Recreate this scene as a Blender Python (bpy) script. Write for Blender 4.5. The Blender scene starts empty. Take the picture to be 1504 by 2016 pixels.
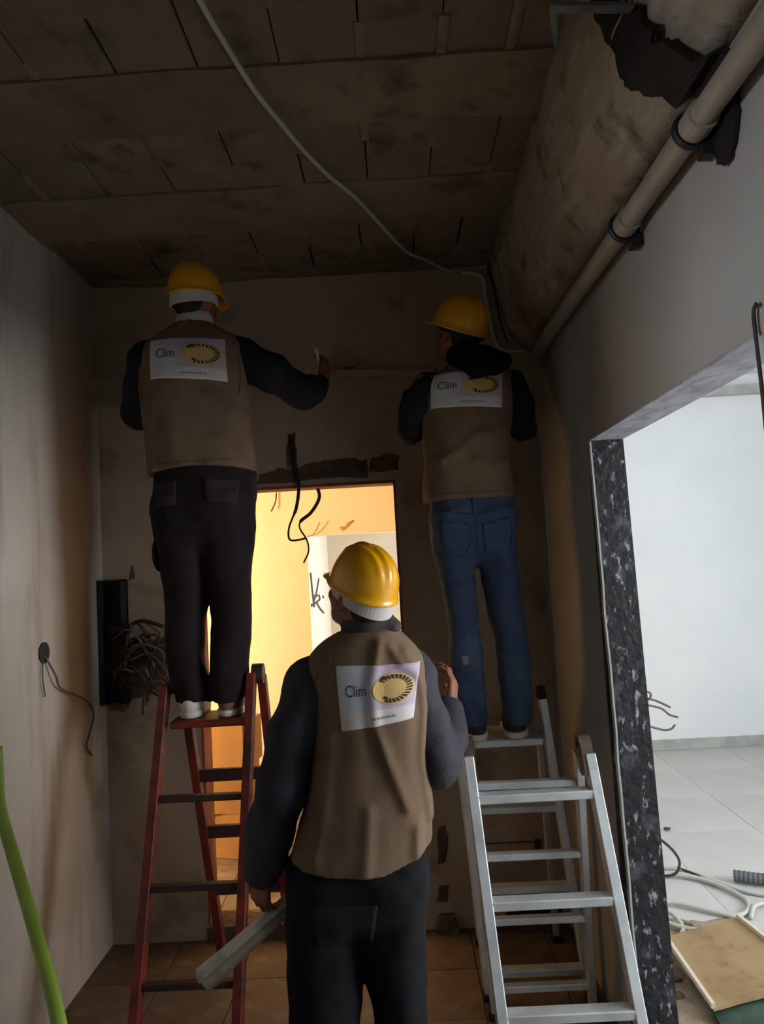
import bpy, bmesh, math, random
import numpy as np
from mathutils import Vector, Matrix
from mathutils.bvhtree import BVHTree
from mathutils import noise as mnoise

random.seed(7)
SC = bpy.context.scene
COL = SC.collection

# ------------------------------------------------------------------ camera
cam_data = bpy.data.cameras.new('camera')
cam_data.sensor_fit = 'HORIZONTAL'
cam_data.sensor_width = 36.0
cam_data.lens = 36.0 * 1430.0 / 1504.0
cam_data.clip_start = 0.05
cam = bpy.data.objects.new('camera', cam_data)
COL.objects.link(cam)
_R = Matrix(((0.99832, 0.05593, 0.01513), (0.01884, -0.06628, -0.99762), (-0.05479, 0.99623, -0.06722)))
cam.matrix_world = Matrix.Translation((0, 0, 1.72)) @ _R.to_4x4()
SC.camera = cam

# ------------------------------------------------------------------ world, lights, exposure
SC.view_settings.view_transform = 'Standard'
SC.view_settings.look = 'None'
SC.view_settings.gamma = 1.0
SC.view_settings.exposure = 0.0
SC.view_settings.use_curve_mapping = False
SC.cycles.use_denoising = True
SC.cycles.max_bounces = 10
SC.cycles.diffuse_bounces = 6
SC.cycles.sample_clamp_indirect = 4.0

world = bpy.data.worlds.new('world')
SC.world = world
world.use_nodes = True
_bg = world.node_tree.nodes['Background']
_bg.inputs['Color'].default_value = (0.62, 0.74, 0.95, 1)
_bg.inputs['Strength'].default_value = 0.6


def area_light(name, loc, target, sx, sy, power, color):
    ld = bpy.data.lights.new(name, 'AREA')
    ld.shape = 'RECTANGLE'
    ld.size, ld.size_y = sx, sy
    ld.energy = power
    ld.color = color
    o = bpy.data.objects.new(name, ld)
    COL.objects.link(o)
    o.location = loc
    d = Vector(target) - Vector(loc)
    o.rotation_euler = d.to_track_quat('-Z', 'Y').to_euler()
    return o


# daylight through the window openings of the three rooms around the hall
area_light('daylight_side_room', (4.34, 1.5, 1.75), (0, 1.9, 1.5), 2.6, 1.7, 215, (0.95, 0.98, 1.0))
area_light('daylight_entrance', (-3.85, -1.3, 1.5), (0.7, 1.6, 1.5), 0.7, 0.9, 120, (0.93, 0.97, 1.0))
area_light('daylight_recess', (0.70, 5.9, 1.4), (-0.65, 6.0, 1.4), 0.65, 1.4, 20, (1.0, 0.97, 0.92))

# ------------------------------------------------------------------ materials
MATS = {}


def rgb(*c):
    """sRGB 0-255 -> linear"""
    out = []
    for v in c:
        v = v / 255.0
        out.append(v / 12.92 if v <= 0.04045 else ((v + 0.055) / 1.055) ** 2.4)
    return tuple(out) + (1.0,)


def mat(name, base, rough=0.8, metal=0.0, var=None, vscale=4.0, stretch=(1, 1, 1), vlo=0.42, vhi=0.62,
        var2=None, v2scale=1.2, v2lo=0.5, v2hi=0.7, stretch2=(1, 1, 1), bump=0.0, bscale=60.0, bstretch=(1, 1, 1),
        emit=None, estr=0.0, spec=0.5, detail=5.0, coat=0.0):
    m = bpy.data.materials.new(name)
    m.use_nodes = True
    nt = m.node_tree
    N, L = nt.nodes, nt.links
    b = N['Principled BSDF']
    b.inputs['Roughness'].default_value = rough
    b.inputs['Metallic'].default_value = metal
    b.inputs['Specular IOR Level'].default_value = spec
    if coat:
        b.inputs['Coat Weight'].default_value = coat
    b.inputs['Base Color'].default_value = base
    tc = N.new('ShaderNodeTexCoord')

    def noise_fac(scale, st, lo, hi, seed):
        mp = N.new('ShaderNodeMapping')
        mp.inputs['Scale'].default_value = st
        mp.inputs['Location'].default_value = (seed * 3.1, seed * 1.7, seed * 0.9)
        L.new(tc.outputs['Object'], mp.inputs['Vector'])
        nz = N.new('ShaderNodeTexNoise')
        nz.inputs['Scale'].default_value = scale
        nz.inputs['Detail'].default_value = detail
        nz.inputs['Roughness'].default_value = 0.6
        L.new(mp.outputs['Vector'], nz.inputs['Vector'])
        mr = N.new('ShaderNodeMapRange')
        mr.inputs['From Min'].default_value = lo
        mr.inputs['From Max'].default_value = hi
        L.new(nz.outputs['Fac'], mr.inputs['Value'])
        return mr.outputs['Result']
    cur = None
    for (c2, sc_, st, lo, hi, seed) in ((var, vscale, stretch, vlo, vhi, 1), (var2, v2scale, stretch2, v2lo, v2hi, 2)):
        if c2 is None:
            continue
        mx = N.new('ShaderNodeMix')
        mx.data_type = 'RGBA'
        L.new(noise_fac(sc_, st, lo, hi, seed), mx.inputs['Factor'])
        if cur is None:
            mx.inputs['A'].default_value = base
        else:
            L.new(cur, mx.inputs['A'])
        mx.inputs['B'].default_value = c2
        cur = mx.outputs['Result']
    if cur is not None:
        L.new(cur, b.inputs['Base Color'])
    if bump > 0:
        mp = N.new('ShaderNodeMapping')
        mp.inputs['Scale'].default_value = bstretch
        L.new(tc.outputs['Object'], mp.inputs['Vector'])
        nz = N.new('ShaderNodeTexNoise')
        nz.inputs['Scale'].default_value = bscale
        nz.inputs['Detail'].default_value = 4
        L.new(mp.outputs['Vector'], nz.inputs['Vector'])
        bp = N.new('ShaderNodeBump')
        bp.inputs['Strength'].default_value = bump
        bp.inputs['Distance'].default_value = 0.01
        L.new(nz.outputs['Fac'], bp.inputs['Height'])
        L.new(bp.outputs['Normal'], b.inputs['Normal'])
    if emit is not None:
        b.inputs['Emission Color'].default_value = emit
        b.inputs['Emission Strength'].default_value = estr
    MATS[name] = m
    return m


mat('plaster_left', rgb(184, 179, 171), 0.92, var=rgb(168, 160, 149), vscale=1.6, vlo=0.45, vhi=0.75,
    var2=rgb(154, 142, 127), v2scale=2.2, stretch2=(3.0, 3.0, 0.45), v2lo=0.54, v2hi=0.72, bump=0.15, bscale=25)
mat('plaster_back', rgb(174, 156, 137), 0.92, var=rgb(150, 132, 113), vscale=2.0, vlo=0.45, vhi=0.75,
    var2=rgb(120, 100, 82), v2scale=3.0, v2lo=0.58, v2hi=0.75, bump=0.2, bscale=20)
mat('plaster_right', rgb(156, 156, 154), 0.9, var=rgb(147, 145, 142), vscale=1.2, bump=0.08, bscale=25)
mat('plaster_beam', rgb(162, 148, 132), 0.95, var=rgb(178, 172, 164), vscale=5, stretch=(4, 1.0, 4), vlo=0.48, vhi=0.7,
    var2=rgb(112, 98, 82), v2scale=9, v2lo=0.55, v2hi=0.7, bump=0.5, bscale=22)
mat('ceiling_mortar', rgb(130, 115, 95), 0.95, var=rgb(104, 90, 74), vscale=1.6, vlo=0.4, vhi=0.65,
    var2=rgb(74, 62, 52), v2scale=3.4, v2lo=0.56, v2hi=0.72, bump=0.5, bscale=18)
mat('ceiling_block', rgb(114, 100, 86), 0.95, var=rgb(130, 115, 96), vscale=2.2, vlo=0.45, vhi=0.68,
    var2=rgb(58, 48, 42), v2scale=6, v2lo=0.55, v2hi=0.75, bump=0.6, bscale=35)
mat('joint_dark', rgb(24, 20, 18), 1.0)
mat('white_paint', rgb(222, 224, 224), 0.75, var=rgb(214, 217, 218), vscale=0.7)
mat('side_floor_tile', rgb(190, 188, 184), 0.45, var=rgb(180, 178, 175), vscale=1.5, spec=0.4)
mat('tile_joint', rgb(150, 148, 146), 0.9)
mat('baseboard_tile', rgb(168, 168, 162), 0.5, var=rgb(150, 150, 146), vscale=6)
mat('hall_floor_tile', rgb(106, 90, 74), 0.6, var=rgb(96, 76, 60), vscale=5, var2=rgb(140, 122, 102), v2scale=9, v2lo=0.55, v2hi=0.8)
mat('hall_joint', rgb(58, 46, 38), 0.95)
mat('cream_wall', rgb(236, 224, 200), 0.9, var=rgb(230, 214, 186), vscale=0.8)
mat('beige_wall', rgb(206, 196, 178), 0.9, var=rgb(196, 186, 168), vscale=1.0)
mat('recess_white', rgb(240, 238, 232), 0.85)
mat('header_concrete', rgb(166, 168, 178), 0.9, var=rgb(138, 140, 150), vscale=7, stretch=(3, 1, 1), bump=0.4, bscale=30)
mat('dark_mortar', rgb(100, 82, 68), 1.0, var=rgb(74, 60, 50), vscale=14, bump=0.8, bscale=40)
mat('brick_red', rgb(150, 92, 60), 0.95, var=rgb(126, 78, 54), vscale=9, bump=0.3, bscale=40)
mat('jamb_stone', rgb(15, 16, 18), 0.5, var=rgb(150, 152, 156), vscale=34, stretch=(1.6, 1.6, 0.7), vlo=0.585, vhi=0.69,
    var2=rgb(78, 80, 84), v2scale=9, v2lo=0.57, v2hi=0.75, bump=0.6, bscale=30, spec=0.4, detail=3.0)
mat('plaster_edge', rgb(130, 128, 124), 0.95, bump=0.5, bscale=30)
mat('pvc_pipe', rgb(150, 141, 130), 0.5, var=rgb(138, 129, 118), vscale=6)
mat('steel_dark', rgb(58, 60, 62), 0.45, metal=0.7)
mat('membrane', rgb(12, 11, 12), 0.7, var=rgb(22, 20, 21), vscale=12, bump=0.6, bscale=30)
mat('string_pale', rgb(150, 142, 130), 0.8)
mat('galvanised', rgb(112, 118, 116), 0.5, metal=0.4, var=rgb(86, 92, 90), vscale=10)
mat('cable_white', rgb(176, 176, 168), 0.6)
mat('cable_grey', rgb(96, 90, 84), 0.6)
mat('cable_dark', rgb(40, 34, 30), 0.6)
mat('wire_brown', rgb(92, 66, 48), 0.6)
mat('vest_cloth', rgb(120, 100, 82), 0.95, var=rgb(106, 87, 71), vscale=5, bump=0.10, bscale=220, spec=0.1)
mat('vest_seam', rgb(104, 86, 70), 0.95, spec=0.1)
mat('jacket_black', rgb(30, 28, 32), 0.85, var=rgb(38, 36, 42), vscale=5, bump=0.2, bscale=90, spec=0.25)
mat('jacket_grey', rgb(56, 54, 62), 0.8, var=rgb(44, 42, 50), vscale=4, bump=0.2, bscale=90, spec=0.3)
mat('trouser_dark', rgb(40, 32, 34), 0.9, var=rgb(32, 27, 30), vscale=4, bump=0.08, bscale=200, spec=0.15)
mat('trouser_black', rgb(22, 21, 24), 0.9, var=rgb(30, 30, 34), vscale=4, bump=0.08, bscale=200, spec=0.15)
mat('pocket_dark', rgb(50, 42, 46), 0.9, spec=0.15)
mat('pocket_black', rgb(32, 32, 36), 0.9, spec=0.15)
mat('jeans_blue', rgb(62, 76, 100), 0.9, var=rgb(82, 96, 118), vscale=3.2, stretch=(1.5, 1, 0.7), vlo=0.5, vhi=0.75,
    var2=rgb(46, 57, 80), v2scale=5, v2lo=0.5, v2hi=0.7, bump=0.3, bscale=180, spec=0.15)
mat('jeans_stitch', rgb(44, 56, 82), 0.9)
mat('jeans_worn', rgb(120, 130, 146), 0.95)
mat('skin', rgb(134, 92, 70), 0.6, var=rgb(122, 80, 60), vscale=12, spec=0.35)
mat('hair_black', rgb(20, 17, 16), 0.7)
mat('eye_white', rgb(220, 214, 206), 0.3)
mat('helmet_yellow', rgb(232, 168, 12), 0.28, var=rgb(222, 156, 10), vscale=4, spec=0.55, coat=0.3)
mat('band_white', rgb(196, 190, 184), 0.8)
mat('collar_brown', rgb(64, 54, 50), 0.85)
mat('hood_black', rgb(20, 17, 19), 0.95, bump=0.3, bscale=60, spec=0.1)
mat('shoe_white', rgb(206, 202, 194), 0.7)
mat('shoe_dark', rgb(36, 32, 36), 0.7)
mat('shoe_tan', rgb(120, 82, 62), 0.7)
mat('sole_white', rgb(196, 186, 170), 0.7)
mat('print_ink', rgb(58, 66, 84), 0.9)
mat('print_faint', rgb(150, 146, 150), 0.9)
mat('print_gold', rgb(206, 172, 110), 0.9, var=rgb(214, 184, 124), vscale=8)
mat('print_ray', rgb(50, 36, 30), 0.9)
mat('ladder_red', rgb(124, 36, 19), 0.55, var=rgb(70, 24, 18), vscale=6, vlo=0.42, vhi=0.6, var2=rgb(50, 28, 22), v2scale=14, v2lo=0.55, v2hi=0.7)
mat('ladder_rung_dark', rgb(62, 34, 26), 0.6, var=rgb(40, 26, 22), vscale=9)
mat('aluminium', rgb(196, 200, 202), 0.42, metal=0.35, var=rgb(176, 180, 182), vscale=8)
mat('hinge_brown', rgb(86, 74, 62), 0.6, metal=0.3, var=rgb(60, 52, 46), vscale=14)
mat('rubber_black', rgb(18, 18, 18), 0.8)
mat('green_plastic', rgb(126, 152, 54), 0.5, var=rgb(112, 138, 46), vscale=6)
mat('cardboard', rgb(176, 134, 86), 0.9, var=rgb(160, 118, 74), vscale=3, spec=0.1)
mat('board_brown', rgb(150, 124, 88), 0.85, var=rgb(124, 98, 66), vscale=3.5, vlo=0.45, vhi=0.65, var2=rgb(92, 70, 50), v2scale=7, v2lo=0.6, v2hi=0.75)
mat('board_edge', rgb(200, 190, 170), 0.9)
mat('green_dark', rgb(30, 52, 40), 0.6, var=rgb(52, 74, 60), vscale=8)
mat('flex_grey', rgb(84, 88, 88), 0.7)
mat('panel_dark', rgb(30, 30, 30), 0.7, var=rgb(42, 40, 38), vscale=9)
mat('paper_roll', rgb(214, 208, 198), 0.8, var=rgb(140, 134, 128), vscale=7)
mat('rail_pale', rgb(170, 152, 134), 0.7)
mat('lamp_metal', rgb(70, 66, 60), 0.5, metal=0.5)
mat('bulb_glow', rgb(255, 220, 170), 0.4, emit=(1.0, 0.75, 0.44, 1), estr=1950)
mat('paint_mark', rgb(92, 88, 84), 0.9)
mat('dust', rgb(150, 134, 112), 1.0, var=rgb(112, 96, 78), vscale=9, bump=0.5, bscale=60)
mat('smudge', rgb(176, 140, 92), 0.95)
mat('glass_frame', rgb(210, 212, 214), 0.5)

# vest print: flat colour print laid out in its own UV space
pm = bpy.data.materials.new('print_sheet')
pm.use_nodes = True
_N, _L = pm.node_tree.nodes, pm.node_tree.links
_b = _N['Principled BSDF']
_b.inputs['Roughness'].default_value = 0.75
_uv = _N.new('ShaderNodeUVMap')
_sx = _N.new('ShaderNodeSeparateXYZ')
_L.new(_uv.outputs['UV'], _sx.inputs['Vector'])
_cr = _N.new('ShaderNodeValToRGB')
_cr.color_ramp.elements[0].color = rgb(196, 208, 206)
_cr.color_ramp.elements[0].position = 0.0
_cr.color_ramp.elements[1].color = rgb(190, 172, 186)
_cr.color_ramp.elements[1].position = 1.0
_e = _cr.color_ramp.elements.new(0.34)
_e.color = rgb(190, 190, 204)
_e = _cr.color_ramp.elements.new(0.5)
_e.color = rgb(182, 164, 178)
_L.new(_sx.outputs['X'], _cr.inputs['Fac'])
_gt = _N.new('ShaderNodeMapRange')
_gt.inputs['From Min'].default_value = 0.24
_gt.inputs['From Max'].default_value = 0.29
_L.new(_sx.outputs['Y'], _gt.inputs['Value'])
_mx = _N.new('ShaderNodeMix')
_mx.data_type = 'RGBA'
_mx.inputs['A'].default_value = rgb(206, 200, 200)
_L.new(_gt.outputs['Result'], _mx.inputs['Factor'])
_L.new(_cr.outputs['Color'], _mx.inputs['B'])
_L.new(_mx.outputs['Result'], _b.inputs['Base Color'])
MATS['print_sheet'] = pm

# ------------------------------------------------------------------ object helpers


def tag(o, label=None, cat=None, group=None, kind=None):
    if label:
        o['label'] = label
    if cat:
        o['category'] = cat
    if group:
        o['group'] = group
    if kind:
        o['kind'] = kind
    return o


def link_mesh(name, me, m=None, parent=None, smooth=False):
    o = bpy.data.objects.new(name, me)
    COL.objects.link(o)
    if m is not None:
        me.materials.append(MATS[m])
    if smooth:
        me.polygons.foreach_set('use_smooth', [True] * len(me.polygons))
    if parent is not None:
        o.parent = parent
        if 'abs_base' in parent:            # children are modelled in world coordinates
            b = Vector(parent['abs_base'])
            me.transform(Matrix.Translation(-b))
            o['abs_base'] = tuple(b)
    return o


def empty(name, loc):
    o = bpy.data.objects.new(name, None)
    COL.objects.link(o)
    o.location = loc
    o.empty_display_size = 0.1
    o['abs_base'] = tuple(loc)
    return o


def obj(name, bm, m=None, parent=None, smooth=False, bevel=0.0):
    if bevel > 0:
        bmesh.ops.bevel(bm, geom=list(bm.edges), offset=bevel, segments=1, affect='EDGES')
    bmesh.ops.recalc_face_normals(bm, faces=bm.faces)
    me = bpy.data.meshes.new(name)
    bm.to_mesh(me)
    bm.free()
    return link_mesh(name, me, m, parent, smooth)


def structure(name, bm, m, label=None, smooth=False, bevel=0.0):
    o = obj(name, bm, m, None, smooth, bevel)
    tag(o, label, None, None, 'structure')
    o['abs_base'] = (0, 0, 0)
    return o


def add_box(bm, x0, x1, y0, y1, z0, z1):
    vs = [bm.verts.new((x, y, z)) for x in (x0, x1) for y in (y0, y1) for z in (z0, z1)]
    for f in ((0, 1, 3, 2), (4, 6, 7, 5), (0, 4, 5, 1), (2, 3, 7, 6), (0, 2, 6, 4), (1, 5, 7, 3)):
        bm.faces.new([vs[i] for i in f])
    return vs


def boxes(*bs):
    bm = bmesh.new()
    for b in bs:
        add_box(bm, *b)
    return bm


def add_bar(bm, a, b, w, d, side=(1, 0, 0)):
    """box section from a to b; w across `side`, d across the remaining direction"""
    a, b = Vector(a), Vector(b)
    t = (b - a).normalized()
    s = Vector(side)
    s = (s - t * s.dot(t)).normalized()
    n = t.cross(s)
    vs = []
    for p in (a, b):
        for i, j in ((-1, -1), (1, -1), (1, 1), (-1, 1)):
            vs.append(bm.verts.new(p + s * (w / 2 * i) + n * (d / 2 * j)))
    for f in ((0, 1, 2, 3), (7, 6, 5, 4), (0, 4, 5, 1), (1, 5, 6, 2), (2, 6, 7, 3), (3, 7, 4, 0)):
        bm.faces.new([vs[i] for i in f])


def bar(a, b, w, d, side=(1, 0, 0)):
    bm = bmesh.new()
    add_bar(bm, a, b, w, d, side)
    return bm


def spline(pts, n=6):
    """Catmull-Rom resample"""
    P = [np.array(p, float) for p in pts]
    if len(P) < 3:
        return [Vector(p) for p in P]
    P = [2 * P[0] - P[1]] + P + [2 * P[-1] - P[-2]]
    out = []
    for i in range(1, len(P) - 2):
        for k in range(n):
            t = k / n
            a, b, c, d = P[i - 1], P[i], P[i + 1], P[i + 2]
            out.append(0.5 * ((2 * b) + (-a + c) * t + (2 * a - 5 * b + 4 * c - d) * t * t + (-a + 3 * b - 3 * c + d) * t ** 3))
    out.append(P[-2])
    return [Vector(p) for p in out]


def add_tube(bm, pts, r, seg=8, cap=True):
    pts = [Vector(p) for p in pts]
    n = len(pts)
    rs = r if hasattr(r, '__len__') else [r] * n
    up = Vector((0.13, 0.31, 0.94))
    rings = []
    for i, p in enumerate(pts):
        t = (pts[min(i + 1, n - 1)] - pts[max(i - 1, 0)]).normalized()
        s = t.cross(up)
        if s.length < 1e-3:
            s = t.cross(Vector((1, 0, 0)))
        s.normalize()
        u = s.cross(t).normalized()
        up = u
        rings.append([bm.verts.new(p + (s * math.cos(2 * math.pi * k / seg) + u * math.sin(2 * math.pi * k / seg)) * rs[i])
                      for k in range(seg)])
    for i in range(n - 1):
        for k in range(seg):
            bm.faces.new((rings[i][k], rings[i][(k + 1) % seg], rings[i + 1][(k + 1) % seg], rings[i + 1][k]))
    if cap:
        bm.faces.new(rings[0][::-1])
        bm.faces.new(rings[-1])


def tube(pts, r, seg=8, n=5):
    bm = bmesh.new()
    add_tube(bm, spline(pts, n) if n else pts, r, seg)
    return bm


def prism(poly, axis, a, b):
    """extrude a 2-D polygon along axis ('x','y','z') from a to b"""
    bm = bmesh.new()

    def pt(p, t):
        if axis == 'x':
            return (t, p[0], p[1])
        if axis == 'y':
            return (p[0], t, p[1])
        return (p[0], p[1], t)
    A = [bm.verts.new(pt(p, a)) for p in poly]
    B = [bm.verts.new(pt(p, b)) for p in poly]
    n = len(poly)
    bm.faces.new(A)
    bm.faces.new(B[::-1])
    for i in range(n):
        bm.faces.new((A[i], B[i], B[(i + 1) % n], A[(i + 1) % n]))
    return bm


# ================================================================== SETTING
XL, XR, YB, ZC = -1.42, 0.71, 3.50, 3.14
DX0, DX1, DZ = -0.97, 0.02, 2.11       # doorway in the back wall

# floor of hall + tiles
fl = structure('floor', boxes((-4.2, 0.74, -3.4, YB, -0.12, -0.008)), 'hall_joint', 'brown tiled floor of the hall')
tile_me = None
ts = 0.333
for i in range(7):
    for j in range(9):
        x0 = XL + i * ts
        y0 = YB - (j + 1) * ts
        x1 = min(x0 + ts, XR)
        if x1 - x0 < 0.05:
            continue
        full = abs(x1 - x0 - ts) < 1e-6
        if full and tile_me is not None:
            o = bpy.data.objects.new('tile', tile_me)
            COL.objects.link(o)
            o.parent = fl
        else:
            o = obj('tile', boxes((0, x1 - x0 - 0.004, 0, ts - 0.004, -0.01, 0.0)), 'hall_floor_tile')
            o.parent = fl
            if full:
                tile_me = o.data
        o.location = (x0 + 0.002, y0 + 0.002, random.uniform(-0.0008, 0.0))

# floor of side room with pale tiles
fl2 = structure('floor_side_room', boxes((0.74, 4.5, -0.5, 6.45, -0.12, -0.008)), 'tile_joint', 'floor of the bright side room')
t2 = None
for i in range(6):
    for j in range(9):
        x0, y0 = 0.86 + i * 0.6, 0.9 + j * 0.6
        if t2 is None:
            o = obj('tile', boxes((0, 0.597, 0, 0.597, -0.01, 0.0)), 'side_floor_tile')
            t2 = o.data
        else:
            o = bpy.data.objects.new('tile', t2)
            COL.objects.link(o)
        o.parent = fl2
        o.location = (x0, y0, random.uniform(-0.001, 0.0))
# back room floor, one step up
fl3 = structure('floor_back_room', boxes((-3.1, 0.71, 3.52, 7.2, -0.12, 0.055)), 'hall_joint', 'floor of the lamp-lit back room')
t3 = None
for i in range(7):
    for j in range(11):
        x0, y0 = -1.62 + i * ts, 3.53 + j * ts
        if t3 is None:
            o = obj('tile', boxes((0, ts - 0.004, 0, ts - 0.004, 0.05, 0.062)), 'hall_floor_tile')
            t3 = o.data
        else:
            o = bpy.data.objects.new('tile', t3)
            COL.objects.link(o)
        o.parent = fl3
        o.location = (x0, y0, 0)

# left wall of the hall (starts at Y=0.45; the hall opens to a larger space behind)
wl = structure('wall_left', boxes((XL - 0.12, XL, 0.45, YB + 0.15, 0, ZC + 0.1)), 'plaster_left', 'grey plastered wall left of the red ladder')
# rear space
structure('wall_rear', boxes((-4.2, 0.85, -3.5, -3.4, 0, ZC + 0.1)), 'plaster_left')
structure('wall_rear_side', boxes((-4.3, -4.2, -3.5, -2.0, 0, ZC + 0.1), (-4.3, -4.2, -0.6, 0.6, 0, ZC + 0.1),
                                  (-4.3, -4.2, -2.0, -0.6, 0, 0.9), (-4.3, -4.2, -2.0, -0.6, 2.4, ZC + 0.1)), 'plaster_left')
structure('wall_rear_front', boxes((-4.2, XL - 0.12, 0.45, 0.57, 0, ZC + 0.1)), 'plaster_left')

structure('header_light_blocker', boxes((XL - 0.12, XL, -3.4, 0.45, 2.12, ZC + 0.1)), 'plaster_left')  # added unseen header, keeps entrance daylight off the near beam and pipe

# back wall with doorway
wb = structure('wall_back', boxes((XL - 0.12, DX0, YB, YB + 0.15, 0, ZC + 0.1), (DX1, XR + 0.13, YB, YB + 0.15, 0, ZC + 0.1),
                                  (DX0, DX1, YB, YB + 0.15, DZ, ZC + 0.1)), 'plaster_back', 'brown plastered wall with the lit doorway')
# reveal lining of raw brick edges round the doorway
dl = structure('door_1', boxes((DX0, DX0 + 0.012, YB + 0.004, YB + 0.146, 0.06, DZ), (DX1 - 0.012, DX1, YB + 0.004, YB + 0.146, 0.06, DZ),
                               (DX0, DX1, YB + 0.004, YB + 0.146, DZ - 0.014, DZ)), 'brick_red', 'raw reveal of the lit doorway')
obj('threshold', boxes((DX0, DX1, YB - 0.015, YB + 0.15, -0.005, 0.064)), 'dark_mortar', dl)
# broken plaster above lintel: rough dark mortar patches
random.seed(3)


def ragged(poly, n=5, amp=0.02):
    out = []
    for i in range(len(poly)):
        a, b = poly[i], poly[(i + 1) % len(poly)]
        for k in range(n):
            t = k / n
            out.append((a[0] + (b[0] - a[0]) * t + random.uniform(-amp, amp), a[1] + (b[1] - a[1]) * t + random.uniform(-amp, amp)))
    return out


for pl in ([(-0.66, 2.125), (-0.62, 2.175), (-0.55, 2.19), (-0.45, 2.195), (-0.38, 2.205), (-0.32, 2.225), (-0.22, 2.22), (-0.12, 2.21), (-0.11, 2.13)],
           [(-0.11, 2.15), (-0.10, 2.21), (-0.02, 2.245), (0.04, 2.22), (0.03, 2.155)],
           [(-0.50, 2.20), (-0.49, 2.36), (-0.455, 2.36), (-0.45, 2.20)]):
    obj('broken_plaster', prism(ragged(pl, 4, 0.008), 'y', YB - 0.006, YB + 0.01), 'dark_mortar', wb)
for pl in ([(0.12, 0.30), (0.125, 0.46), (0.16, 0.47), (0.175, 0.40), (0.15, 0.30)],
           [(0.10, 0.13), (0.12, 0.2), (0.16, 0.19), (0.15, 0.12)],
           [(-1.285, 1.70), (-1.28, 1.76), (-1.265, 1.76), (-1.262, 1.70)],
           [(-0.20, 2.655), (-0.2, 2.675), (-0.15, 2.675), (-0.15, 2.655)]):
    obj('broken_plaster', prism(ragged(pl, 3, 0.005), 'y', YB - 0.004, YB + 0.01), 'dark_mortar', wb)
# low recess and chase at bottom right of back wall
obj('wall_niche', boxes((0.42, 0.68, YB - 0.008, YB + 0.01, 0.02, 0.13)), 'joint_dark', wb)
obj('socket_box', boxes((0.572, 0.602, YB - 0.012, YB + 0.01, 0.30, 0.385)), 'panel_dark', wb)
obj('wall_chase', boxes((0.30, 0.575, YB - 0.004, YB + 0.01, 0.373, 0.38)), 'dark_mortar', wb)
obj('skirting_lump', prism(ragged([(0.10, 0.0), (0.11, 0.07), (0.18, 0.075), (0.2, 0.0)], 3, 0.005), 'y', YB - 0.05, YB), 'dark_mortar', wb)

# right wall with wide opening into the bright side room
OY0, OY1, OZ = 1.35, 2.60, 2.112
wr = structure('wall_right', boxes((XR, XR + 0.125, OY1, YB + 0.15, 0, ZC + 0.1), (XR, XR + 0.125, OY0, OY1, OZ, ZC + 0.1),
                                   (XR, XR + 0.125, -3.5, OY0, 0, ZC + 0.1)), 'plaster_right', 'grey plastered wall above the wide opening')
obj('header_soffit', boxes((XR + 0.002, XR + 0.123, OY0, OY1, OZ - 0.006, OZ + 0.002)), 'header_concrete', wr)
jb = structure('trim_1', prism([(2.575, OZ - 0.004), (2.60, OZ - 0.004), (2.60, 0.0), (2.465, 0.0)], 'x', XR + 0.004, XR + 0.121),
               'jamb_stone', 'black white-flecked stone jamb of the wide opening')
edge = []
random.seed(5)
for k in range(22):
    z = OZ - 0.01 - k * 0.1
    edge.append((XR + 0.0 + random.uniform(-0.002, 0.002), 2.574 - (OZ - z) * 0.052, max(z, 0.01)))
obj('plaster_edge', tube(edge, 0.0065, 5, 2), 'plaster_edge', jb)

# beam along the right wall and its patch of bared side
beam_bm = bmesh.new()
secs = []
random.seed(11)
ys = [-3.4] + [0.5 + 0.1 * k for k in range(31)]
for y in ys:
    j = lambda s: random.uniform(-s, s)
    nz = mnoise.noise(Vector((y * 2.1, 0.3, 0))) * 0.012
    secs.append([(0.525 + nz, y, ZC + 0.06), (0.548 + nz + j(.004), y, 3.03), (0.575 + nz + j(.005), y, 2.92), (0.592 + nz + j(.003), y, 2.83),
                 (0.606 + nz * 0.6, y, 2.797 + j(.003)), (0.625 + nz * 0.4, y, 2.783 + j(.002)), (0.665, y, 2.735 + j(.003)), (XR, y, 2.69 + j(.002)), (XR, y, ZC + 0.06)])
V = [[beam_bm.verts.new(p) for p in s] for s in secs]
for a, b in zip(V[:-1], V[1:]):
    n = len(a)
    for i in range(n):
        beam_bm.faces.new((a[i], a[(i + 1) % n], b[(i + 1) % n], b[i]))
beam_bm.faces.new(V[0])
beam_bm.faces.new(V[-1][::-1])
structure('trim_2', beam_bm, 'plaster_beam', 'rough plastered ceiling beam along the right wall', smooth=True)

# ceiling: slab, mortar strips (joists) and rows of hollow blocks with open joints
ce = structure('ceiling', boxes((-4.2, XR + 0.13, -3.5, YB + 0.15, ZC + 0.03, ZC + 0.14)), 'joint_dark', 'rough unplastered block ceiling')
random.seed(21)


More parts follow.
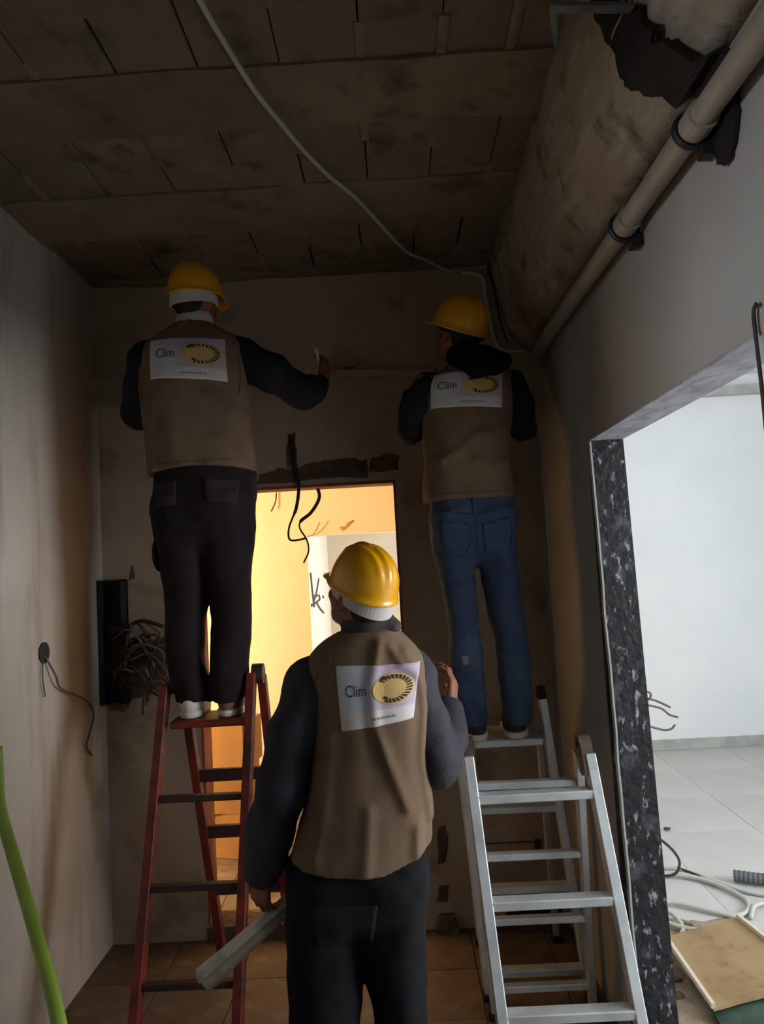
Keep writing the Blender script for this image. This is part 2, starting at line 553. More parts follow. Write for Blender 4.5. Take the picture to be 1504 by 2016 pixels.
def rough_slab(x0, x1, y0, y1, z, thick, amp, nx=6, ny=4, seed=0.0):
    bm = bmesh.new()
    g = []
    for i in range(nx + 1):
        r = []
        for j in range(ny + 1):
            x, y = x0 + (x1 - x0) * i / nx, y0 + (y1 - y0) * j / ny
            ex = 0.004 if i in (0, nx) else 0.0
            dz = amp * mnoise.noise(Vector((x * 5 + seed, y * 5, seed))) + (0.004 if (i in (0, nx) or j in (0, ny)) else 0)
            r.append(bm.verts.new((x, y, z + dz)))
        g.append(r)
    for i in range(nx):
        for j in range(ny):
            bm.faces.new((g[i][j], g[i][j + 1], g[i + 1][j + 1], g[i + 1][j]))
    border = [g[i][0] for i in range(nx)] + [g[nx][j] for j in range(ny)] + [g[i][ny] for i in range(nx, 0, -1)] + [g[0][j] for j in range(ny, 0, -1)]
    top = [bm.verts.new((v.co.x, v.co.y, z + thick)) for v in border]
    n = len(border)
    for i in range(n):
        bm.faces.new((border[i], border[(i + 1) % n], top[(i + 1) % n], top[i]))
    return bm


rows = [(-0.40, 0.10), (0.32, 0.78), (0.98, 1.36), (1.55, 1.98), (2.25, 2.64), (2.96, 3.42)]
prev = -3.5
xs_rows = {1.55: [-1.42, -1.20, -0.95, -0.72, -0.485, -0.25, -0.02, 0.205, 0.40, 0.56],
           2.25: [-1.42, -1.24, -1.0, -0.75, -0.50, -0.262, -0.025, 0.205, 0.425, 0.56],
           2.96: [-1.42, -1.28, -1.043, -0.80, -0.55, -0.312, -0.077, 0.16, 0.36, 0.56]}
gaps = {}
for (y0, y1) in rows:
    obj('mortar_strip', rough_slab(XL - (3 if prev < 0 else 0), 0.57, prev, y0 + 0.012, ZC - 0.006, 0.05, 0.012, 16, 3, y0), 'ceiling_mortar', ce, smooth=False)
    prev = y1 - 0.012
    xs = xs_rows.get(y0, [-1.42 + 0.24 * k for k in range(9)])
    for k in range(len(xs) - 1):
        g0 = random.choice((0.002, 0.004, 0.007))
        obj('ceiling_block', rough_slab(xs[k] + g0, xs[k + 1] - 0.003, y0, y1, ZC + random.uniform(0, 0.006), 0.04, 0.006, 4, 5, k * 1.3 + y0), 'ceiling_block', ce)
        # mortar filling part of each joint
        f = random.uniform(0.15, 0.55)
        a = y0 + random.choice((0.0, 1.0 - f)) * (y1 - y0)
        obj('joint_mortar', rough_slab(xs[k] - 0.012, xs[k] + 0.016, a, a + f * (y1 - y0), ZC - 0.001, 0.03, 0.006, 2, 4, k + y0), 'ceiling_mortar', ce)
obj('mortar_strip', rough_slab(XL, 0.57, prev, YB, ZC - 0.004, 0.05, 0.012, 16, 2, 9.0), 'ceiling_mortar', ce)

# side room
structure('wall_side_far', boxes((0.835, 4.6, 6.30, 6.45, 0, 3.3)), 'white_paint', 'white far wall of the side room')
structure('wall_side_back', boxes((0.835, 0.85, 3.40, 5.55, 0, 3.3), (0.835, 0.85, 5.55, 6.25, 2.2, 3.3), (0.835, 0.85, 6.25, 6.30, 0, 3.3)), 'white_paint')
structure('ceiling_side_room', boxes((0.835, 4.6, -0.6, 6.45, 3.17, 3.3)), 'white_paint')
structure('trim_3', boxes((0.85, 4.4, 6.22, 6.30, 2.985, 3.06)), 'baseboard_tile', 'pale ledge high on the white far wall')
structure('baseboard_far', boxes((0.85, 4.4, 6.285, 6.30, 0, 0.085)), 'baseboard_tile', 'grey tile skirting of the white far wall', bevel=0.002)
structure('wall_side_near', boxes((0.835, 4.6, -0.6, -0.5, 0, 3.3)), 'white_paint')
WY0, WY1, WZ0, WZ1 = 0.2, 2.8, 0.85, 2.65
structure('wall_side_window', boxes((4.4, 4.55, -0.6, WY0, 0, 3.3), (4.4, 4.55, WY1, 6.45, 0, 3.3), (4.4, 4.55, WY0, WY1, 0, WZ0), (4.4, 4.55, WY0, WY1, WZ1, 3.3)), 'white_paint')
structure('window_1', boxes((4.42, 4.5, WY0, WY0 + 0.06, WZ0, WZ1), (4.42, 4.5, WY1 - 0.06, WY1, WZ0, WZ1), (4.42, 4.5, WY0, WY1, WZ0, WZ0 + 0.06),
                            (4.42, 4.5, WY0, WY1, WZ1 - 0.06, WZ1), (4.42, 4.5, 1.47, 1.53, WZ0, WZ1)), 'glass_frame')

# back room behind the doorway
FY = 5.40
wf = structure('wall_back_room', boxes((-3.1, -0.652, FY, FY + 0.01, 0.06, 3.2), (-0.652, 0.6, FY, FY + 0.15, 1.935, 3.2), (0.6, 0.71, FY, FY + 0.15, 0.06, 3.2)),
               'cream_wall', 'cream far wall of the lamp-lit room')
structure('wall_back_room_left', boxes((-3.1, -3.0, 3.6, 5.5, 0, 3.2)), 'cream_wall')
structure('wall_back_room_right', boxes((0.71, 0.835, 3.65, FY + 0.15, 0, 3.2)), 'cream_wall')
structure('wall_back_room_front', boxes((-3.1, XL - 0.12, 3.5, 3.65, 0, 3.2)), 'cream_wall')
structure('ceiling_back_room', boxes((-3.1, 0.835, 3.65, 7.3, 3.15, 3.25)), 'cream_wall')
rw = structure('wall_recess_left', boxes((-0.80, -0.652, FY + 0.01, 7.05, 0.05, 3.2)), 'recess_white', 'brightly daylit white wall end with scrawled marks')
structure('wall_recess_back', boxes((-0.8, 0.835, 7.0, 7.15, 0.05, 3.2)), 'beige_wall', 'beige wall deep behind the doorway')
structure('wall_recess_right', boxes((0.71, 0.835, 5.55, 6.25, 2.2, 3.2), (0.71, 0.835, 6.25, 7.0, 0.05, 3.2)), 'recess_white')
for st in ([(5.488, 1.66), (5.536, 1.536), (5.612, 1.397)], [(6.05, 1.60), (5.88, 1.521), (5.65, 1.448), (5.60, 1.489)],
           [(5.606, 1.463), (5.9, 1.472)], [(5.454, 1.418), (5.802, 1.421), (6.037, 1.432), (6.013, 1.467)],
           [(5.802, 1.421), (6.042, 1.357), (6.311, 1.304)], [(6.293, 1.445), (6.374, 1.432)]):
    obj('painted_mark', tube([(-0.650, y, z) for y, z in st], 0.011, 5, 4), 'paint_mark', rw)
random.seed(9)
obj('wall_smudge', prism(ragged([(-0.40, 1.975), (-0.37, 2.0), (-0.30, 2.04), (-0.29, 2.025), (-0.33, 1.99), (-0.38, 1.965)], 3, 0.01), 'y', FY - 0.003, FY + 0.002), 'smudge', wf)
obj('wall_wire', tube([(-0.645, FY - 0.02, 1.93), (-0.60, FY - 0.03, 1.945), (-0.565, FY - 0.05, 1.99), (-0.545, FY - 0.05, 2.03)], 0.005, 5), 'smudge', wf)
obj('wall_wire', tube([(-0.86, FY - 0.02, 2.27), (-0.87, FY - 0.03, 2.2), (-0.90, FY - 0.05, 2.13)], 0.006, 5), 'wire_brown', wf)

# ================================================================== THINGS: pipes, cables, metal
dp = empty('drain_pipe', (0.655, 1.6, 2.57))
tag(dp, 'pale plastic pipe clamped along the right wall under the beam', 'pipe')


def px(y):
    return 2.556 + 0.012 * y


PR = 0.027
pts = [(0.662, -1.0, px(-1.0))] + [(0.662, 0.2 + 0.5 * k, px(0.2 + 0.5 * k)) for k in range(6)] + [(0.668, 3.05, px(3.05)), (0.685, 3.16, px(3.2) - 0.01), (0.705, 3.22, px(3.2) - 0.02)]
obj('pipe', tube(pts, PR, 20, 3), 'pvc_pipe', dp, smooth=True)
for y in (1.40, 1.85):
    bm = bmesh.new()
    add_tube(bm, [(0.662, y, px(y)), (0.662, y + 0.05, px(y))], PR + 0.006, 20)
    obj('socket', bm, 'pvc_pipe', dp, smooth=False)
    bm = bmesh.new()
    ring = [(0.662 + (PR + 0.009) * math.cos(a), y + 0.06, px(y) + (PR + 0.009) * math.sin(a)) for a in [math.pi * 2 * k / 24 for k in range(25)]]
    add_tube(bm, ring, 0.007, 6)
    add_box(bm, 0.690, XR, y + 0.05, y + 0.07, px(y) - 0.05, px(y) - 0.02)
    add_box(bm, 0.675, 0.70, y + 0.045, y + 0.075, px(y) - 0.06, px(y) - 0.035)
    obj('pipe_clamp', bm, 'steel_dark', dp)

# black membrane strip wrapped round the beam, hanging down the wall
bm = bmesh.new()
prof = [(0.535, 3.12, 1.64, 1.52), (0.555, 3.02, 1.64, 1.50), (0.585, 2.90, 1.63, 1.50), (0.598, 2.815, 1.61, 1.47), (0.615, 2.775, 1.59, 1.455), (0.66, 2.722, 1.56, 1.43),
        (0.695, 2.678, 1.52, 1.39), (0.702, 2.62, 1.50, 1.36), (0.700, 2.56, 1.475, 1.36), (0.699, 2.51, 1.45, 1.375), (0.702, 2.47, 1.42, 1.39)]
random.seed(17)
grid = []
PP = spline([(p[0], p[1], 0) for p in prof], 4)
W0 = np.interp(np.linspace(0, len(prof) - 1, len(PP)), range(len(prof)), [p[2] for p in prof])
W1 = np.interp(np.linspace(0, len(prof) - 1, len(PP)), range(len(prof)), [p[3] for p in prof])
for i, p in enumerate(PP):
    y0 = W0[i] + 0.03 * mnoise.noise(Vector((i * 0.55, 1.3, 0))) + random.uniform(-0.004, 0.004)
    y1 = W1[i] - 0.02 + 0.03 * mnoise.noise(Vector((i * 0.55, 7.3, 0))) + random.uniform(-0.004, 0.004)
    r = []
    for k in range(7):
        t = k / 6
        b = (0.022 if p.x < 0.69 else 0.003) + (0.005 if p.x < 0.69 else 0.001) * mnoise.noise(Vector((p.x * 20, (y0 + (y1 - y0) * t) * 15, p.y * 15)))
        r.append((p.x - b, y0 + (y1 - y0) * t, p.y - b))
    grid.append(r)
VV = [[bm.verts.new(q) for q in r] for r in grid]
V2 = [[bm.verts.new((q[0] + 0.010, q[1], q[2] + 0.010)) for q in r] for r in grid]
n, m_ = len(grid), 7
for i in range(n - 1):
    for k in range(m_ - 1):
        bm.faces.new((VV[i][k], VV[i][k + 1], VV[i + 1][k + 1], VV[i + 1][k]))
        bm.faces.new((V2[i][k], V2[i + 1][k], V2[i + 1][k + 1], V2[i][k + 1]))
for i in range(n - 1):
    bm.faces.new((VV[i][0], VV[i + 1][0], V2[i + 1][0], V2[i][0]))
    bm.faces.new((VV[i][-1], V2[i][-1], V2[i + 1][-1], VV[i + 1][-1]))
for k in range(m_ - 1):
    bm.faces.new((VV[0][k], V2[0][k], V2[0][k + 1], VV[0][k + 1]))
    bm.faces.new((VV[-1][k], VV[-1][k + 1], V2[-1][k + 1], V2[-1][k]))
ms = obj('membrane_strip', bm, 'membrane')
ms['abs_base'] = (0, 0, 0)
tag(ms, 'torn black membrane strip wrapped around the ceiling beam near the pipe', 'membrane')
for (a, b) in (((0.572, 1.64, 2.90), (0.570, 1.49, 2.89)), ((0.602, 1.60, 2.776), (0.600, 1.45, 2.776))):
    obj('tie_string', tube([a, ((a[0] + b[0]) / 2 - 0.012, (a[1] + b[1]) / 2, (a[2] + b[2]) / 2 - 0.012), b], 0.0025, 5), 'string_pale', ms)

cb = empty('ceiling_bracket', (0.57, 1.76, 3.08))
tag(cb, 'grey metal bracket frame fixed under the ceiling beside the beam', 'bracket')
obj('cross_bar', bar((0.385, 1.447, 2.85), (0.562, 1.463, 2.85), 0.022, 0.012, (0, 1, 0)), 'galvanised', cb, bevel=0.002)
obj('side_bar', bar((0.391, 1.447, 2.852), (0.428, 1.57, 2.852), 0.014, 0.010, (1, 0, 0)), 'galvanised', cb, bevel=0.002)
obj('hanger', bar((0.540, 1.455, 2.85), (0.545, 1.47, 3.14), 0.008, 0.008), 'galvanised', cb, bevel=0.003)
obj('hanger', bar((0.395, 1.447, 2.85), (0.395, 1.44, 3.15), 0.008, 0.008), 'galvanised', cb, bevel=0.002)

o = obj('ceiling_cable', tube([(-0.44, 1.35, 3.10), (-0.41, 1.6, 3.11), (-0.399, 1.704, 3.112), (-0.378, 1.828, 3.114), (-0.336, 2.028, 3.112), (-0.281, 2.205, 3.112), (-0.229, 2.367, 3.114), (-0.158, 2.537, 3.114),
                               (-0.075, 2.693, 3.112), (0.018, 2.935, 3.112), (0.128, 3.207, 3.112), (0.225, 3.32, 3.112), (0.302, 3.42, 3.11), (0.37, 3.475, 3.105)], 0.0085, 8), 'cable_white', smooth=True)
tag(o, 'pale flexible conduit running diagonally across the block ceiling', 'cable')
o = obj('corner_cable', tube([(0.40, 3.478, 3.108), (0.47, 3.482, 3.095), (0.505, 3.482, 3.07), (0.512, 3.482, 2.99), (0.53, 3.482, 2.84), (0.552, 3.482, 2.735), (0.60, 3.475, 2.705), (0.69, 3.46, 2.69)], 0.011, 8), 'cable_white', smooth=True)
tag(o, 'pale conduit bent down the corner beside the beam end', 'cable')
o = obj('corner_cable', tube([(0.525, 3.462, 3.12), (0.545, 3.462, 3.03), (0.562, 3.462, 2.92), (0.582, 3.462, 2.80), (0.60, 3.462, 2.74)], 0.006, 6), 'cable_dark', smooth=True)
tag(o, 'thin dark cable dropping down the corner beside the beam end', 'cable')

o = obj('lintel_cable', tube([(-0.474, 3.488, 2.34), (-0.464, 3.485, 2.243), (-0.453, 3.478, 2.155), (-0.446, 3.47, 2.094), (-0.463, 3.47, 1.996), (-0.499, 3.47, 1.913), (-0.506, 3.47, 1.862), (-0.495, 3.47, 1.843), (-0.465, 3.47, 1.842), (-0.425, 3.47, 1.848)],
                              [0.0085] * 22 + [0.005] * 24, 7), 'cable_dark', smooth=True)
tag(o, 'dark cable looping down in front of the lit doorway, left one', 'cable')
o = obj('lintel_cable', tube([(-0.37, 3.575, 2.108), (-0.361, 3.575, 2.048), (-0.404, 3.575, 1.979), (-0.458, 3.575, 1.938), (-0.463, 3.575, 1.90), (-0.433, 3.575, 1.846), (-0.426, 3.575, 1.788), (-0.453, 3.575, 1.732)],
                             [0.009] * 16 + [0.0045] * 20, 7), 'cable_dark', smooth=True)
tag(o, 'dark cable hanging from lintel underside with bent end, right one', 'cable')

# horizontal pale rail both men hold to the wall
o = obj('wall_rail', bar((-0.245, 3.485, 2.645), (0.24, 3.485, 2.618), 0.024, 0.036, (0, 1, 0)), 'rail_pale', bevel=0.003)
tag(o, 'pale batten held flat against the back wall between two workers', 'rail')
o = obj('marker_strip', bar((-0.305, 3.20, 2.69), (-0.285, 3.22, 2.56), 0.014, 0.006, (1, 0, 0)), 'band_white', bevel=0.002)
tag(o, 'thin white strip held by the worker on the red ladder', 'strip')

# left wall socket hole with wire
so = empty('socket_hole', (XL, 2.894, 1.43))
tag(so, 'dark socket hole with dangling grey wire on the left wall', 'socket')
bm = bmesh.new()
add_tube(bm, [(XL - 0.01, 2.894, 1.43), (XL + 0.006, 2.894, 1.43)], 0.042, 16)
obj('socket_ring', bm, 'panel_dark', so)
obj('wire', tube([(XL + 0.005, 2.893, 1.42), (XL + 0.03, 2.931, 1.334), (XL + 0.02, 2.994, 1.273), (XL + 0.025, 3.156, 1.208), (XL + 0.02, 3.267, 1.158), (XL + 0.02, 3.306, 1.094),
                  (XL + 0.02, 3.247, 1.018), (XL + 0.015, 3.234, 0.977), (XL + 0.012, 3.295, 0.924)], 0.0045, 6), 'cable_grey', so, smooth=True)
obj('wire', tube([(XL + 0.005, 2.88, 1.40), (XL + 0.012, 2.86, 1.34), (XL + 0.01, 2.88, 1.26)], 0.003, 5), 'cable_grey', so, smooth=True)

# opened electrical box with cable bundle
eb = empty('electrical_box', (-1.355, 3.46, 1.40))
tag(eb, 'black open wall box in the corner behind the red ladder', 'electrical box')
x0, x1, z0, z1 = -1.415, -1.30, 1.12, 1.70
obj('box_body', boxes((x0, x0 + 0.008, 3.42, 3.5, z0, z1), (x1 - 0.008, x1, 3.42, 3.5, z0, z1), (x0, x1, 3.42, 3.5, z0, z0 + 0.008),
                      (x0, x1, 3.42, 3.5, z1 - 0.008, z1), (x0, x1, 3.485, 3.5, z0, z1)), 'panel_dark', eb)
for zt in (1.25, 1.45):
    obj('terminal_strip', boxes((x0 + 0.02, x1 - 0.02, 3.46, 3.485, zt, zt + 0.03)), 'steel_dark', eb)
wbn = empty('cable_bundle', (-1.2, 3.44, 1.35))
tag(wbn, 'tangle of cut brown and grey cables sprouting from the black wall box', 'cables')
random.seed(31)
for k in range(26):
    sx, sz = -1.34 + random.uniform(-0.04, 0.03), random.uniform(1.16, 1.42)
    ex, ez = random.uniform(-1.24, -1.07), random.uniform(1.14, 1.45)
    mx_, mz = (sx + ex) / 2 + random.uniform(-0.03, 0.03), max(sz, ez) + random.uniform(-0.06, 0.07)
    obj('wire', tube([(sx, 3.46, sz), (mx_, 3.42 + random.uniform(-0.06, 0.04), mz), (ex, 3.44 + random.uniform(-0.08, 0.03), ez),
                      (ex + random.uniform(-0.02, 0.03), 3.44 + random.uniform(-0.06, 0.03), ez - random.uniform(0.05, 0.12))], random.choice((0.004, 0.005, 0.007)), 5, 4),
        random.choice(('wire_brown', 'wire_brown', 'cable_grey', 'cable_dark')), wbn, smooth=True)
obj('conduit', tube([(-1.32, 3.45, 1.42), (-1.26, 3.40, 1.48), (-1.19, 3.36, 1.505), (-1.12, 3.34, 1.49), (-1.08, 3.34, 1.475)], 0.009, 8), 'cable_dark', wbn, smooth=True)
obj('plaster_rubble', prism(ragged([(-1.40, 1.09), (-1.38, 1.24), (-1.27, 1.40), (-1.10, 1.42), (-1.08, 1.25), (-1.19, 1.16), (-1.28, 1.13), (-1.33, 1.08)], 4, 0.014), 'y', 3.488, 3.505), 'dark_mortar', wbn)

# green conduit leaning on left wall
o = obj('green_conduit', tube([(-1.395, 2.50, 1.16), (-1.375, 2.47, 1.07), (-1.331, 2.40, 0.985), (-1.204, 2.25, 0.865), (-1.077, 2.1, 0.755), (-0.957, 1.95, 0.66), (-0.87, 1.83, 0.575), (-0.70, 1.58, 0.36), (-0.55, 1.35, 0.018)], 0.0185, 10), 'green_plastic', smooth=True)
tag(o, 'lime green flexible conduit slanting down from the left wall', 'conduit')

# ================================================================== LADDERS


def lerp3(a, b, t):
    return tuple(a[i] + (b[i] - a[i]) * t for i in range(3))


def at_z(a, b, z):
    return lerp3(a, b, (z - a[2]) / (b[2] - a[2]))


def ladder_frame(root, La, Lb, Ra, Rb, zs, rw, rd, sw, sd, mrail, mrung, names=('rail', 'rung'), over=0.0):
    for a, b in ((La, Lb), (Ra, Rb)):
        obj(names[0], bar(a, b, rw, rd, (1, 0, 0)), mrail, root, bevel=0.003)
    for z in zs:
        p, q = at_z(La, Lb, z), at_z(Ra, Rb, z)
        p = (p[0] - over, p[1], p[2])
        q = (q[0] + over, q[1], q[2])
        obj(names[1], bar(p, q, sd, sw, (0, 0, 1)), mrung, root, bevel=0.003)


rl = empty('step_ladder', (-0.8, 2.9, 0))
tag(rl, 'red wooden step ladder under the worker in dark trousers', 'ladder')
FLa, FLb = (-0.948, 2.93, 1.275), (-0.995, 2.55, 0.0)
FRa, FRb = (-0.600, 2.93, 1.30), (-0.635, 2.55, 0.0)
ladder_frame(rl, FLa, FLb, FRa, FRb, (0.865, 0.575, 0.28), 0.034, 0.055, 0.032, 0.024, 'ladder_red', 'ladder_rung_dark', over=0.02)
RLa, RLb = (-0.893, 2.99, 1.245), (-0.85, 3.29, 0.0)
RRa, RRb = (-0.572, 2.99, 1.28), (-0.548, 3.29, 0.0)
ladder_frame(rl, RLa, RLb, RRa, RRb, (0.87, 0.62, 0.36), 0.034, 0.045, 0.028, 0.05, 'ladder_red', 'ladder_rung_dark')
obj('top_step', boxes((-0.915, -0.618, 2.86, 3.06, 1.112, 1.140)), 'ladder_red', rl, bevel=0.004)
for (x, z) in ((-0.912, 1.27), (-0.580, 1.295)):
    bm = bmesh.new()
    add_tube(bm, [(x - 0.022, 2.96, z), (x + 0.022, 2.96, z)], 0.04, 14)
    obj('hinge', bm, 'hinge_brown', rl)

al = empty('folding_ladder', (0.45, 2.5, 0))
tag(al, 'aluminium folding ladder nearest the camera, open in A shape', 'ladder')
AFL, AFLb = (0.205, 2.49, 1.05), (0.255, 2.16, 0.0)
AFR, AFRb = (0.608, 2.49, 1.04), (0.664, 2.16, 0.0)
ladder_frame(al, AFL, AFLb, AFR, AFRb, (0.925, 0.63, 0.345, 0.07), 0.034, 0.055, 0.05, 0.028, 'aluminium', 'aluminium')
ARL, ARLb = (0.215, 2.545, 1.04), (0.275, 2.84, 0.0)
ARR, ARRb = (0.585, 2.545, 1.03), (0.640, 2.84, 0.0)
ladder_frame(al, ARL, ARLb, ARR, ARRb, (0.925, 0.655, 0.40, 0.12), 0.026, 0.05, 0.034, 0.024, 'aluminium', 'aluminium')
for (x, z) in ((0.207, 1.06), (0.598, 1.05)):
    bm = bmesh.new()
    add_tube(bm, [(x - 0.02, 2.517, z + 0.015), (x + 0.02, 2.517, z + 0.015)], 0.035, 16)
    add_bar(bm, (x, 2.505, z + 0.02), (x + 0.003, 2.475, z - 0.075), 0.038, 0.058)
    add_bar(bm, (x, 2.525, z + 0.02), (x + 0.003, 2.56, z - 0.075), 0.030, 0.05)
    h = obj('hinge', bm, 'hinge_brown', al)
    bm = bmesh.new()
    add_tube(bm, [(x - 0.024, 2.517, z + 0.02), (x + 0.024, 2.517, z + 0.02)], 0.012, 10)
    obj('hinge_pin', bm, 'rubber_black', h)
for p in (AFLb, AFRb, ARLb, ARRb):
    obj('foot', boxes((p[0] - 0.024, p[0] + 0.024, p[1] - 0.035, p[1] + 0.035, 0.0, 0.035)), 'rubber_black', al, bevel=0.004)

pl_ = empty('platform_ladder', (0.42, 3.0, 0))
tag(pl_, 'aluminium step ladder under the worker in blue jeans', 'ladder')
BFL, BFLb = (0.212, 3.03, 1.0), (0.268, 2.95, 0.0)
BFR, BFRb = (0.566, 3.03, 1.125), (0.658, 2.95, 0.0)
ladder_frame(pl_, BFL, BFLb, BFR, BFRb, (0.70, 0.40, 0.095), 0.032, 0.05, 0.05, 0.026, 'aluminium', 'aluminium')
BRL, BRLb = (0.222, 3.09, 0.97), (0.28, 3.36, 0.0)
BRR, BRRb = (0.555, 3.09, 0.97), (0.62, 3.36, 0.0)
ladder_frame(pl_, BRL, BRLb, BRR, BRRb, (0.22,), 0.026, 0.032, 0.024, 0.024, 'aluminium', 'aluminium', ('rear_rail', 'rear_brace'))
obj('platform', boxes((0.232, 0.545, 2.94, 3.20, 0.958, 0.987)), 'aluminium', pl_, bevel=0.004)
obj('rail_cap', bar((0.566, 3.032, 1.12), (0.560, 3.037, 1.175), 0.036, 0.054), 'rubber_black', pl_, bevel=0.004)
for p in (BFLb, BFRb, BRLb, BRRb):
    obj('foot', boxes((p[0] - 0.022, p[0] + 0.022, p[1] - 0.03, p[1] + 0.03, 0.0, 0.03)), 'rubber_black', pl_, bevel=0.004)

# ================================================================== back room things
random.seed(41)
lab = ['tan cardboard box behind the red ladder, lowest of the stack', 'tan cardboard box behind the red ladder, middle of the stack', 'tan cardboard box behind the red ladder, topmost of the stack']
z = 0.063
for k in range(3):
    hgt = (0.25, 0.255, 0.26)[k]
    root = empty('cardboard_box', (-1.07 + (0.02, -0.015, 0.0)[k], 4.42, z))
    tag(root, lab[k], 'box', 'cardboard boxes behind the doorway')
    bx, by, bz = root.location
    hx, hy = 0.165, 0.14
    obj('carton', boxes((bx - hx, bx + hx, by - hy, by + hy, bz, bz + hgt - 0.004)), 'cardboard', root, bevel=0.003)
    obj('flap', boxes((bx - hx, bx - 0.002, by - hy, by + hy, bz + hgt - 0.005, bz + hgt)), 'cardboard', root)
    obj('flap', boxes((bx + 0.002, bx + hx, by - hy, by + hy, bz + hgt - 0.005, bz + hgt)), 'cardboard', root)
    root.rotation_euler = (0, 0, (-0.25, -0.12, -0.2)[k])
    z += hgt + 0.0005
wlmp = empty('work_lamp', (-2.35, 3.84, 0.055))
tag(wlmp, 'bare glowing bulb on a metal pole behind the doorway wall', 'lamp')
bm = bmesh.new()
add_tube(bm, [(-2.35, 3.84, 0.062), (-2.35, 3.84, 0.075)], 0.12, 20)
obj('base', bm, 'lamp_metal', wlmp)
obj('pole', tube([(-2.35, 3.84, 0.07), (-2.35, 3.84, 1.40)], 0.012, 10, 0), 'lamp_metal', wlmp)
obj('bulb_holder', tube([(-2.35, 3.84, 1.38), (-2.35, 3.84, 1.43)], 0.02, 10, 0), 'lamp_metal', wlmp)
bm = bmesh.new()
bmesh.ops.create_uvsphere(bm, u_segments=16, v_segments=10, radius=0.05, matrix=Matrix.Translation((-2.35, 3.84, 1.48)))
obj('bulb', bm, 'bulb_glow', wlmp, smooth=True)

# ================================================================== side room floor clutter
cd = empty('fibreboard', (1.2, 3.0, 0.05))
tag(cd, 'stained brown fibreboard panel with pale edges lying by the black jamb', 'board')
P4 = [(1.035, 3.17, 0.09), (1.39, 3.28, 0.10), (1.47, 2.84, 0.08), (1.05, 2.745, 0.055)]


def quad_slab(q, th, dz=0.0):
    bm = bmesh.new()
    nx = 8
    top, bot = [], []
    for i in range(nx + 1):
        rt, rb = [], []
        for j in range(nx + 1):
            u, v = i / nx, j / nx
            p = (Vector(q[0]) * (1 - u) * (1 - v) + Vector(q[1]) * u * (1 - v) + Vector(q[2]) * u * v + Vector(q[3]) * (1 - u) * v)
            b = 0.008 * mnoise.noise(Vector((u * 3, v * 3, 1.2)))
            rt.append(bm.verts.new(p + Vector((0, 0, b + dz))))
            rb.append(bm.verts.new(p + Vector((0, 0, b + dz - th))))
        top.append(rt)
        bot.append(rb)
    for i in range(nx):
        for j in range(nx):
            bm.faces.new((top[i][j], top[i + 1][j], top[i + 1][j + 1], top[i][j + 1]))
            bm.faces.new((bot[i][j], bot[i][j + 1], bot[i + 1][j + 1], bot[i + 1][j]))
    for i in range(nx):
        bm.faces.new((top[i][0], bot[i][0], bot[i + 1][0], top[i + 1][0]))
        bm.faces.new((top[i][nx], top[i + 1][nx], bot[i + 1][nx], bot[i][nx]))
        bm.faces.new((top[0][i], top[0][i + 1], bot[0][i + 1], bot[0][i]))
        bm.faces.new((top[nx][i], bot[nx][i], bot[nx][i + 1], top[nx][i + 1]))
    return bm


obj('panel', quad_slab(P4, 0.012), 'board_brown', cd, smooth=False)
for a, b in ((P4[3], P4[0]), (P4[1], P4[2])):
    obj('edge_strip', bar((a[0], a[1], a[2] + 0.006), (b[0], b[1], b[2] + 0.006), 0.014, 0.02), 'board_edge', cd)
o = obj('green_sheet', quad_slab([(1.06, 2.84, 0.045), (1.42, 2.93, 0.05), (1.44, 2.70, 0.02), (1.05, 2.66, 0.02)], 0.012), 'green_dark')
tag(o, 'dark green crumpled plastic sheet under the brown board', 'sheet')
o = obj('board_block', boxes((1.06, 1.40, 2.98, 3.22, 0.0, 0.058)), 'board_brown')
tag(o, 'low brown block underneath the tilted fibreboard panel', 'block')
random.seed(61)
bm = bmesh.new()
pp = ragged([(0.86, 2.62), (0.86, 3.45), (1.0, 3.58), (1.25, 3.5), (1.5, 3.42), (1.62, 3.1), (1.55, 2.62)], 5, 0.04)
cvt = bm.verts.new((1.15, 3.0, 0.012))
ri = [bm.verts.new((p[0], p[1], 0.0015)) for p in pp]
mi = [bm.verts.new((1.15 + (p[0] - 1.15) * 0.7, 3.0 + (p[1] - 3.0) * 0.7, 0.006 + random.uniform(-0.002, 0.004))) for p in pp]
for i in range(len(ri)):
    k = (i + 1) % len(ri)
    bm.faces.new((ri[i], ri[k], mi[k], mi[i]))
    bm.faces.new((mi[i], mi[k], cvt))
o = obj('plaster_dust', bm, 'dust')
tag(o, 'brown plaster dust spread over tiles around the fibreboard', 'dust', None, 'stuff')
random.seed(51)
